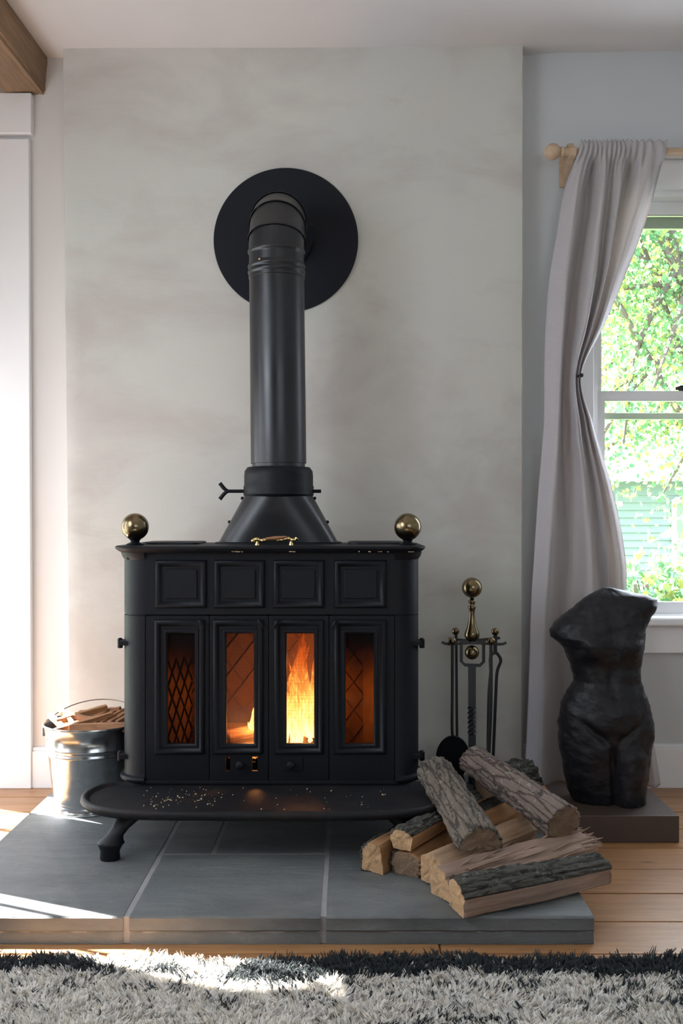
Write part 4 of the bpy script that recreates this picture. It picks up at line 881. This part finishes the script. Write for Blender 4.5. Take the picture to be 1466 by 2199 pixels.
bm = T([(X_(990), TY, zr), (X_(990), TY, Z(1420)), (X_(998), TY, Z(1428)), (X_(1030), TY, Z(1429)), (X_(1038), TY, Z(1421)), (X_(1038), TY, zr)], 0.0065, 4, up=(0, 1, 0)); tube(bm, [(X_(986), TY, zr), (X_(1042), TY, zr)], 0.0065, 4, up=(0, 1, 0)); obj('cage_bracket', bm, M['wrought'], tl)
zs = [Z(1427), Z(1515)]+[Z(1515+62*k/40) for k in range(1, 41)]+[0.085]; tw = [0, 0]+[3*PI*k/40 for k in range(1, 41)]+[3*PI]
obj('shaft', T([(tx, TY, z) for z in zs], [0.0155]*2+[0.0140]*39+[0.0155]*2, 4, up=(0, 1, 0), twist=tw), M['wrought'], tl)
bm = lathe(bmesh.new(), [(0.075, HT), (0.076, HT+0.006), (0.05, HT+0.012), (0.02, HT+0.026)], (tx, TY, 0), 32); obj('base', bm, M['wrought'], tl, smooth=True)
def tool(name, label, px, py, yo):
    o = thing(name, label, 'fire tool', (X_(px), TY+yo, Z(py)), 'fire tools hanging on the stand')
    obj('brass_knob', lathe(bmesh.new(), sphere_prof(0.0122, 12, Z(py)), (X_(px), TY+yo, 0), 24), M['brass'], o, smooth='all'); return o
o = tool('fire_shovel', 'fire shovel with a round black blade hanging at the front left of the stand', 966, 1371, -0.068)
obj('rod', T(spline([(X_(966), TY-0.068, Z(1378)), (X_(966), TY-0.068, Z(1470)), (X_(965.5), TY-0.068, Z(1555)), (X_(969), TY-0.066, Z(1574)), (X_(978), TY-0.064, Z(1590))], 5), 0.0048, 8), M['wrought'], o, smooth=True)
rings = []
for s_, dep in ((1.0, 0.0), (0.97, -0.004), (0.85, 0.006), (0.5, 0.012), (0.15, 0.013)):
    rings.append([(X_(967)+0.052*s_*math.cos(a)*(1 if math.sin(a) > 0 else 0.95), TY-0.066+dep-0.012*math.sin(a)*s_, Z(1617)+0.072*s_*math.sin(a)) for a in [2*PI*i/32 for i in range(32)]])
back = [[(x, y_+0.003, z) for x, y_, z in r] for r in reversed(rings)]
bm = bmesh.new(); loft(bm, rings+back); obj('blade', bm, M['iron'], o, smooth=True)
o = tool('fire_brush', 'thin fire brush rod hanging at the back left of the stand', 982, 1360, 0.055)
obj('rod', T([(X_(983), TY+0.055, Z(1367)), (X_(985), TY+0.05, 0.13)], 0.0045, 8), M['wrought'], o, smooth=True); obj('bristles', lathe(bmesh.new(), [(0.008, 0.13), (0.016, 0.12), (0.026, 0.078)], (X_(985), TY+0.05, 0), 16), M['iron'], o, smooth=True)
o = tool('fire_poker', 'straight iron poker hanging at the front right of the stand', 1048, 1371, -0.068)
obj('rod', T(spline([(X_(1047), TY-0.068, Z(1378)), (X_(1047), TY-0.068, Z(1500)), (X_(1043), TY-0.068, Z(1600)), (X_(1038), TY-0.066, 0.10)], 4), 0.0055, 8), M['wrought'], o, smooth=True); obj('hook', T(spline([(X_(1041), TY-0.068, 0.16), (X_(1046), TY-0.075, 0.14), (X_(1050), TY-0.07, 0.155)], 4), 0.004, 8), M['wrought'], o, smooth=True)
o = tool('fire_tongs', 'iron tongs with forked neck hanging at the back right of the stand', 1066, 1359, 0.03)
obj('hinge_neck', T([(X_(1066), TY+0.03, Z(1366)), (X_(1066), TY+0.03, Z(1408))], 0.0065, 8), M['wrought'], o, smooth=True)
obj('tong_arm', T(spline([(X_(1066), TY+0.03, Z(1402)), (X_(1074), TY+0.03, Z(1411)), (X_(1078), TY+0.03, Z(1423)), (X_(1070), TY+0.03, Z(1447)), (X_(1067), TY+0.03, Z(1500)), (X_(1061), TY+0.03, Z(1640)), (X_(1058), TY+0.03, 0.12)], 5), 0.0050, 8), M['wrought'], o, smooth=True)
obj('tong_arm', T(spline([(X_(1066), TY+0.03, Z(1402)), (X_(1057), TY+0.03, Z(1411)), (X_(1055), TY+0.03, Z(1423)), (X_(1056), TY+0.03, Z(1447)), (X_(1052), TY+0.03, Z(1500)), (X_(1050), TY+0.03, Z(1640)), (X_(1052), TY+0.03, 0.12)], 5), 0.0050, 8), M['wrought'], o, smooth=True)

# ------------------------------------------------------------------ torso on its plinth
pl = obj('plinth', B((0.605, 0.938, 2.812, 3.138, 0.0, 0.076)), M['plinth'], bevel=0.002); tag(pl, 'low dark brown rectangular plinth under the torso sculpture', 'plinth')
TYc = 2.975; ss = F/TYc
sil = [(1262, 1296, 1316), (1271, 1278, 1352), (1279, 1264, 1392), (1287, 1251, 1409), (1300, 1235, 1410), (1313, 1220, 1404), (1326, 1204, 1396), (1340, 1188, 1389), (1353, 1179, 1385), (1367, 1182, 1382), (1380, 1200, 1380), (1394, 1211, 1378), (1415, 1220, 1376), (1434, 1227, 1374), (1450, 1231, 1374), (1462, 1232, 1375), (1472, 1226, 1378), (1483, 1218, 1381), (1496, 1211, 1386), (1509, 1207, 1391), (1530, 1202, 1397), (1554, 1199, 1401), (1576, 1199, 1401), (1598, 1200, 1399), (1625, 1205, 1395), (1656, 1211, 1389), (1687, 1217, 1383), (1708, 1224, 1380), (1722, 1236, 1376), (1732, 1262, 1366)]
depth = [(1262, 0.030), (1279, 0.055), (1300, 0.068), (1340, 0.080), (1380, 0.082), (1430, 0.070), (1462, 0.068), (1500, 0.082), (1554, 0.095), (1600, 0.092), (1687, 0.078), (1732, 0.066)]
def itp(tab, y_, k):
    for a, b in zip(tab, tab[1:]):
        if y_ <= b[0]: t_ = (y_-a[0])/(b[0]-a[0]); t_ = t_*t_*(3-2*t_)*0.4+t_*0.6; return a[k]+(b[k]-a[k])*t_
    return tab[-1][k]
g2 = lambda dx, dy, sx_, sy_: math.exp(-(dx/sx_)**2-(dy/sy_)**2)
def sstep(a, b, x): t_ = min(1, max(0, (x-a)/(b-a))); return t_*t_*(3-2*t_)
rings = []; nr, nt = 170, 128
for i in range(nr+1):
    py = 1262+(1732-1262)*i/nr; l, r = itp(sil, py, 1), itp(sil, py, 2); b = itp(depth, py, 1); cx, a = (l+r)/2, (r-l)/2
    leg_ = sstep(1575, 1620, py); ring = []
    z = CH-(py-VY)/ss
    for k in range(nt):
        th = 2*PI*k/nt; e = 2.25; c_, s_ = math.cos(th), math.sin(th)
        u = math.copysign(abs(c_)**(2/e), c_); v = math.copysign(abs(s_)**(2/e), s_)
        x_px = cx+a*u; front = max(0, -v)
        y_ = b*v
        fw = 0.0
        # breasts, ribcage arch, belly, navel, hip creases, leg cleft
        fw += 0.024*g2(x_px-1258, py-1388, 30, 32)+0.024*g2(x_px-1345, py-1383, 28, 32)
        fw -= 0.008*g2(x_px-1300, py-1375, 14, 40)+0.004*g2(x_px-1262, py-1424, 30, 14)+0.004*g2(x_px-1345, py-1420, 28, 14)
        fw += 0.018*g2(x_px-1302, py-1520, 40, 38)-0.008*g2(x_px-1305, py-1487, 5, 6)
        fw -= 0.010*g2(x_px-1300, py-1450, 10, 30)
        for sg in (-1, 1):
            ln = py-(1590-0.75*abs(x_px-1300)); fw -= 0.018*math.exp(-(ln/9)**2)*(1 if 8 < abs(x_px-1300) < 75 else 0)*sstep(80, 45, abs(x_px-1300))*0.3
        clx = 1300+(py-1590)*0.06
        cleft = math.exp(-((x_px-clx)/7)**2)
        fw -= 0.026*leg_*cleft
        fw += 0.022*leg_*g2(x_px-1345, py-1640, 30, 80)+0.010*leg_*g2(x_px-1250, py-1620, 28, 70)
        if front > 0: y_ -= fw*min(1, front*1.6)
        else: y_ -= -0.012*leg_*cleft*min(1, -(-abs(v)))
        zb_ = z
        if py < 1290: pass
        nn = 0.0045*N.noise((x_px*0.045, th*1.3, py*0.045))+0.0015*N.noise((x_px*0.11, 2*math.sin(th), py*0.11))+0.0010*N.noise((x_px*0.3, 5*math.sin(th), py*0.3))
        # the right leg stump is lower and more forward than the left
        lower = sstep(1640, 1732, py)*(0.020*sstep(1290, 1330, x_px)-0.0)
        X = (x_px-VX)/ss+nn*u; ring.append((X, TYc+y_*(1)+nn*v-0.02*sstep(1600, 1732, py)*sstep(1290, 1330, x_px), max(0.0765, zb_-lower*0.6)))
    rings.append(ring)
bm = bmesh.new(); loft(bm, rings)
bmesh.ops.transform(bm, matrix=Matrix.Identity(4), verts=bm.verts)
zmin = min(v.co.z for v in bm.verts)
to = obj('torso_sculpture', bm, M['bronze'], smooth='all', loc=(0.78, TYc, 0.0765)); tag(to, 'dark bronze headless nude torso sculpture standing on the brown plinth', 'sculpture')

# ------------------------------------------------------------------ curtain
CY = 3.285
lv = [305, 400, 500, 600, 700, 806, 900, 1050, 1200, 1300, 1500, 1688]
cv = [((1245, 1215, 1198, 1182, 1174, 1171, 1171, 1160, 1150, 1143, 1136, 1129), 0.018), ((1262, 1240, 1226, 1212, 1204, 1198, 1194, 1186, 1178, 1172, 1165, 1157), -0.022), ((1280, 1268, 1254, 1238, 1225, 1215, 1215, 1222, 1229, 1219, 1212, 1205), 0.030), ((1297, 1290, 1278, 1266, 1250, 1230, 1234, 1252, 1262, 1264, 1268, 1272), -0.030),
      ((1318, 1307, 1295, 1283, 1260, 1236, 1246, 1272, 1290, 1300, 1308, 1322), 0.000), ((1336, 1326, 1312, 1294, 1268, 1240, 1252, 1281, 1298, 1303, 1322, 1345), -0.022), ((1358, 1344, 1322, 1300, 1276, 1243, 1257, 1286, 1303, 1310, 1345, 1375), 0.022), ((1388, 1376, 1347, 1316, 1285, 1245, 1262, 1298, 1326, 1334, 1368, 1400), -0.016), ((1430, 1410, 1379, 1340, 1297, 1248, 1272, 1317, 1345, 1350, 1385, 1420), 0.010)]
def cr(vals, t_):
    i = min(int(t_), len(vals)-2); f_ = t_-i; p0, p1, p2, p3 = vals[max(i-1, 0)], vals[i], vals[i+1], vals[min(i+2, len(vals)-1)]
    return p1+0.5*f_*(p2-p0+f_*(2*p0-5*p1+4*p2-p3+f_*(3*(p1-p2)+p3-p0)))
seg = 14; NU = seg*(len(cv)-1); NV = 190; G = np.zeros((NV+1, NU+1, 3))
for j in range(NV+1):
    py = 305+(1688-305)*j/NV; k = max(i for i in range(len(lv)-1) if lv[i] <= py); tt = k+(py-lv[k])/(lv[k+1]-lv[k])
    xs = [cr(c[0], tt) for c in cv]; near_tie = math.exp(-((py-806)/70)**2); topf = math.exp(-((py-305)/75)**2)
    for i in range(NU+1):
        u = i/seg; a = min(int(u), len(cv)-2); f_ = u-a; fs = f_*f_*(3-2*f_)
        x = cr(xs, u); d0, d1 = cv[a][1], cv[a+1][1]
        dep = 1.45*(d0+(d1-d0)*fs)*(1-0.6*topf)*(1-0.5*near_tie*(1 if a > 2 else 0.3))*(1.0+0.15*math.sin(py/140+a))
        dep += 0.0075*topf*math.sin(u*2*PI*2.2+0.5*math.sin(u*3))
        dep += 0.0025*N.noise((u*1.7, py/55, 0)) + 0.0015*N.noise((u*6, py/200, 3))
        if py < 318: dep += 0.005*math.sin(u*2*PI*3.1)*(1-(py-305)/13)
        rb = math.exp(-((py-328)/20)**4); dep = dep*(1-rb)+rb*(-0.0185+0.005*math.sin(u*2*PI*1.9+1.0)-0.002)
        if py < 328 and py > 300: dep = min(dep, -0.014)
        Yv = CY+dep; s_ = F/CY
        X = (x-VX)/s_; Zv = CH-(py-VY)/s_
        if j < 3: Zv += 0.004*math.sin(u*2*PI*2.3)
        if 8 < j < 12: Yv += 0.002
        G[j, i] = (X, Yv, Zv)
V = G.reshape(-1, 3); idx = np.arange((NV+1)*(NU+1)).reshape(NV+1, NU+1)
Fc = np.stack([idx[:-1, :-1], idx[:-1, 1:], idx[1:, 1:], idx[1:, :-1]], -1).reshape(-1, 4)
cu = thing('curtain', 'mauve-grey linen curtain gathered on the rod and pulled aside beside the window', 'curtain', (0.8, CY, 0.03))
co_ = fast_mesh('cloth_panel', V, Fc, [M['curtain']], None, cu, (0.8, CY, 0.03))
for p in co_.data.polygons: p.use_smooth = True
so_ = co_.modifiers.new('thickness', 'SOLIDIFY'); so_.thickness = 0.0012
# back return of the curtain's left edge towards the wall
tb = thing('curtain_tieback', 'small black tieback hook pinching the curtain', 'tieback', P(1247, 806, CY-0.02)); c = P(1249, 806, CY-0.022)
obj('hook_knob', lathe(lathe(bmesh.new(), sphere_prof(0.007, 8, c.z), (c.x, c.y, 0), 14), sphere_prof(0.0055, 8, c.z-0.002), (c.x-0.010, c.y, 0), 14), M['black'], tb, smooth='all')
obj('hook_stem', T([(c.x, c.y, c.z), (c.x+0.004, YW-0.0, c.z)], 0.0025, 8), M['black'], tb, smooth=True)
# rod
RZ = P(0, 326, CY).z
rd = thing('curtain_rod', 'pale wooden curtain rod with ball end and wall bracket', 'curtain rod', (0.70, CY, RZ))
obj('rod', T([(P(1195, 0, CY).x, CY, RZ), (1.85, CY, RZ)], 0.0125, 20), M['rodwood'], rd, smooth=True)
c = P(1186, 326, CY); obj('ball_end', lathe(bmesh.new(), sphere_prof(0.027, 16, 0), (c.x, CY, RZ), 32), M['rodwood'], rd, smooth='all')
obj('neck_ring', lathe(bmesh.new(), [(0.010, -0.014), (0.0165, -0.012), (0.0165, -0.004), (0.013, 0)], (P(1211, 0, CY).x, CY, RZ), 24, 'X'), M['rodwood'], rd, smooth=True)
bx0 = P(1222, 0, CY).x
bm = bmesh.new(); prof2 = [(YW-0.001, RZ-0.075), (YW-0.012, RZ-0.08), (YW-0.02, RZ-0.055), (CY+0.045, RZ-0.030), (CY+0.015, RZ-0.022), (CY-0.018, RZ-0.018), (CY-0.022, RZ+0.006), (CY-0.013, RZ+0.012), (CY-0.0, RZ-0.0135), (CY+0.016, RZ+0.004), (CY+0.02, RZ+0.036), (CY+0.05, RZ+0.036), (YW-0.02, RZ+0.045), (YW-0.001, RZ+0.045)]
R1 = [bm.verts.new((bx0, a, b)) for a, b in prof2]; R2 = [bm.verts.new((bx0+0.020, a, b)) for a, b in prof2]
for i in range(len(R1)): bm.faces.new((R1[i], R1[(i+1) % len(R1)], R2[(i+1) % len(R1)], R2[i]))
bm.faces.new(R1); bm.faces.new(R2); obj('bracket', bm, M['rodwood'], rd, bevel=0.0015)
obj('bracket_plate', B((bx0-0.012, bx0+0.032, YW-0.010, YW-0.0005, RZ-0.085, RZ+0.052)), M['rodwood'], rd, bevel=0.003)

# ------------------------------------------------------------------ shag rug
RY1 = 2.012; RX0, RX1, RY0 = -1.45, 1.5, 0.55
rg_ = thing('shag_rug', 'cream shag rug with charcoal border and broken dark lines, in front of the hearth', 'rug', (0, 1.3, 0))
obj('rug_backing', B((RX0, RX1, RY0, RY1-0.01, 0.0005, 0.008)), M['backing'], rg_)
def pile(n, x0, x1, y0, y1, seed, scale=1.0):
    r_ = np.random.default_rng(seed); nT = n; cx = r_.uniform(x0, x1, nT); cy_ = r_.uniform(y0, y1, nT)
    edge = RY1+0.012*np.sin(cx*9)+0.006*np.sin(cx*31+1)
    m = (cy_ < edge); cx, cy_ = cx[m], cy_[m]; nT = len(cx); edge = edge[m]
    d_ = edge-cy_
    bw = 0.082+0.012*np.sin(cx*6+2)+0.006*np.sin(cx*23); darkp = (d_ < bw) & ~((cx > -0.52+0.03*np.sin(cy_*80)) & (cx < -0.20) & (d_ < 0.062+0.015*np.sin(cx*40)) & (r_.random(nT) < 0.9))  # sun patch put into the colour: border tufts turned cream where it falls
    # broken dashed lines and diamond figures
    def line(yc, amp, fr, ph, w_, gate, gf): return (np.abs(cy_-(yc+amp*np.sin(cx*fr+ph))) < w_) & (np.sin(cx*gf+ph*3)+0.6*np.sin(cx*gf*2.7+ph) > gate)
    dk = line(1.893, 0.004, 8, 0.4, 0.0045, 0.1, 37) | line(1.878, 0.006, 5, 2.0, 0.0035, 0.3, 29) | line(1.862, 0.014, 7, 4.0, 0.0035, 0.5, 43) | line(1.835, 0.012, 6, 1.0, 0.0035, 0.5, 31) | line(1.81, 0.010, 9, 3.0, 0.0035, 0.5, 35)
    for q in range(12): dk |= line(1.73-q*0.09, 0.03, 5, q*1.3, 0.010, 0.1, 11)
    dk |= (np.sin(cx*61+2*np.sin(cy_*97))*np.sin(cy_*140+cx*23+1.5*np.sin(cx*17)) > 0.95)
    dk &= r_.random(nT) < 0.6
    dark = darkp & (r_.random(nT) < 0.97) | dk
    # each tuft: 5 blades, each a bent 3-quad ribbon
    nb = 5; offx = r_.normal(0, 0.0034*scale, nT*nb); offy = r_.normal(0, 0.0034*scale, nT*nb); tcx = np.repeat(cx, nb)+offx; tcy = np.repeat(cy_, nb)+offy
    dr = np.repeat(dark, nb); lean = np.repeat(r_.normal(-1.57, 1.0, nT)+1.5*np.sin(cx*23+2*np.sin(cy_*31)), nb)+r_.normal(0, 0.25, nT*nb)
    clump = 0.5+0.5*np.sin(tcx*190+3*np.sin(tcy*91))*np.sin(tcy*210+3*np.sin(tcx*87))
    hh = (0.020+0.012*np.repeat(r_.random(nT), nb)+0.003*r_.random(nT*nb)+0.012*clump)*np.where(dr, 1.05+0.15*(tcx > 0.45), 1.0); ln = np.repeat(r_.uniform(0.006, 0.024, nT), nb); wv_ = np.repeat(r_.uniform(0, 6.28, nT), nb)
    wd = r_.uniform(0.0013, 0.0023, nT*nb)*scale; fa = r_.uniform(0, PI, nT*nb)
    wx, wy = np.cos(fa)*wd, np.sin(fa)*wd
    V = []; K = 4
    for k in range(K):
        t_ = k/(K-1); z = 0.006+hh*(t_-0.15*t_*t_); ox = np.cos(lean)*ln*t_**1.5-offx*0.75*t_+0.003*t_*np.sin(wv_+5*t_); oy = np.sin(lean)*ln*t_**1.5-offy*0.75*t_+0.003*t_*np.cos(wv_+5*t_); ww = (1, 1.15, 0.95, 0.35)[k]
        for sgn in (-1, 1): V.append(np.stack([tcx+ox+sgn*wx*ww, tcy+oy+sgn*wy*ww, z], 1))
    V = np.stack(V, 1); nB = len(tcx); base = np.arange(nB)[:, None]*8
    Fq = np.concatenate([base+np.array([[2*k, 2*k+1, 2*k+3, 2*k+2]]) for k in range(3)], 0)
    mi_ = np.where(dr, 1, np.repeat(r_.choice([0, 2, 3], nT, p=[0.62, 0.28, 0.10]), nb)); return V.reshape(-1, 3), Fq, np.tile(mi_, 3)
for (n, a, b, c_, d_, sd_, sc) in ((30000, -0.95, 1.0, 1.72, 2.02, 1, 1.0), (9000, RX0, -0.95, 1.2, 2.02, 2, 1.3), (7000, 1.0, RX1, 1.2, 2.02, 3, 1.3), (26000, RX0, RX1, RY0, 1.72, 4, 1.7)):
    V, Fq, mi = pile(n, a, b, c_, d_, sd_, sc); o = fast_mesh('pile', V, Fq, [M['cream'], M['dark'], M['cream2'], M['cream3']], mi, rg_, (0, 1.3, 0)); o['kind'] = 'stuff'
    for p in ():
        pass
    o.data.shade_smooth()

# ------------------------------------------------------------------ outdoors
gd = struct('ground_outside', B((-30, 60, YW+0.3, 80, -0.9, -0.65)), M['grass'], loc=(0, 10, -0.65))
def leaves(name, parent, n, fn, size, mats, pm, seed):
    r_ = np.random.default_rng(seed); C_ = fn(r_, n); n = len(C_)
    ang = np.array([90, 70, 48, 30, 8, -30, -90, -150, 172, 150, 132, 110])/180*PI; rad = np.array([1, .5, .85, .42, .75, .45, .4, .45, .75, .42, .85, .5])
    pts = np.stack([rad*np.cos(ang), rad*np.sin(ang), np.zeros(12)], 1)
    q = r_.normal(size=(n, 3)); q[:, 2] = q[:, 2]*0.7; q /= np.linalg.norm(q, axis=1)[:, None]; a = np.cross(q, r_.normal(size=(n, 3))); a /= np.linalg.norm(a, axis=1)[:, None]; b = np.cross(q, a)
    s_ = r_.uniform(0.6, 1.2, n)*size
    V = C_[:, None, :]+(a[:, None, :]*pts[None, :, 0:1]+b[:, None, :]*pts[None, :, 1:2]+q[:, None, :]*(0.25*np.abs(pts[None, :, 0:1])))*s_[:, None, None]
    Fq = np.arange(n*12).reshape(n, 12); mi = (r_.random(n) < pm).astype(int)
    o = fast_mesh(name, V.reshape(-1, 3), Fq, mats, mi, parent, wloc(parent)); o['kind'] = 'stuff'; return o
def tree(name, label, base, top, rad_, canopy, nl, size, pm, seed, grp):
    tr = thing(name, label, 'tree', base, grp); random.seed(seed); base = Vector(base); top = Vector(top)
    pts = spline([base, base.lerp(top, 0.35)+Vector((0.15, 0, 0)), base.lerp(top, 0.7)-Vector((0.1, 0, 0)), top], 5); obj('trunk', T(pts, [rad_*(1-0.7*k/(len(pts)-1)) for k in range(len(pts))], 10), M['twig'], tr, smooth=True)
    cl = []
    (cx, cy_, cz), (ax, ay, az) = canopy
    for k in range(26):
        t_ = random.uniform(0.35, 1.0); s_ = base.lerp(top, t_); e = Vector((cx+random.uniform(-1, 1)*ax, cy_+random.uniform(-1, 1)*ay, cz+random.uniform(-1, 1)*az)); m_ = s_.lerp(e, 0.5)+Vector((random.uniform(-.15, .15), 0, random.uniform(0, .2)))
        p_ = spline([s_, m_, e], 5); obj('branch', T(p_, [rad_*0.32*(1-0.85*q/(len(p_)-1))+0.003 for q in range(len(p_))], 6), M['twig'], tr, smooth=True)
        for q in p_[4:]: cl.append(np.array(q))
    cl = np.array(cl)
    def fn(r_, n):
        c = cl[r_.integers(0, len(cl), n)]+r_.normal(0, 1, (n, 3))*np.array([0.22, 0.22, 0.16]); return c
    leaves('foliage', tr, nl, fn, size, [M['leafg'], M['leafy']], pm, seed); return tr
tree('maple_tree', 'maple tree with green and yellow leaves close outside the window', (3.3, 8.2, -0.65), (2.5, 8.0, 4.6), 0.10, ((2.7, 8.0, 2.45), (1.5, 0.8, 1.5)), 13000, 0.038, 0.35, 5, None)
tree('maple_tree', 'yellowing maple tree farther off behind the window glass', (5.6, 13.0, -0.65), (5.0, 13, 6.0), 0.14, ((4.2, 13, 2.7), (2.6, 1.0, 2.3)), 15000, 0.052, 0.5, 6, None)
def bush(label, c, r, n, seed):
    b_ = thing('bush', label, 'bush', (c[0], c[1], -0.65), 'bushes below the window'); random.seed(seed)
    for k in range(5): e = Vector((c[0]+random.uniform(-1, 1)*r*0.6, c[1]+random.uniform(-1, 1)*r*0.4, c[2])); obj('stem', T(spline([(c[0], c[1], -0.65), ((c[0]+e.x)/2, c[1], (c[2]-0.65)/2), e], 4), 0.015, 6), M['twig'], b_, smooth=True)
    leaves('foliage', b_, n, lambda r_, n_: np.array([c[0], c[1], (c[2]-0.65)/2])+r_.normal(0, 1, (n_, 3))*np.array([r*0.42, r*0.3, (c[2]+0.65)*0.30]), 0.06, [M['leafg'], M['leafy']], 0.35, seed)
bush('rounded leafy bush below the left part of the window view', (2.35, 7.2, 0.45), 0.55, 2200, 31)
bush('leafy yellow-green bush below the right part of the window view', (3.1, 7.8, 0.75), 0.7, 3000, 32)
hs = thing('neighbour_house', 'pale blue clapboard house beyond the trees outside the window', 'house', (6.5, 16, -0.65))
bm = bmesh.new()
for k in range(18): z = -0.65+k*0.12; loft(bm, [[(x, 15.97-0.0, z), (x, 15.955, z), (x, 15.99, z+0.125), (x, 16.0, z+0.125)] for x in (3.6, 12)])
o = obj('clapboard_siding', bm, M['siding'], hs); o['kind'] = 'stuff'
obj('wall', B((3.6, 12, 16.0, 20, -0.65, 1.5)), M['siding'], hs)
bm = bmesh.new(); loft(bm, [[(x, 15.6, 1.48), (x, 18, 3.0), (x, 20.4, 1.48), (x, 18, 2.9)] for x in (3.3, 12.3)]); obj('roof', bm, M['roof'], hs)
wf = obj('window_frame', B((5.2, 6.0, 15.92, 15.97, 0.1, 1.2)), M['trim'], hs); obj('pane', B((5.27, 5.93, 15.91, 15.93, 0.17, 1.13)), M['alu'], wf, loc=wloc(hs))
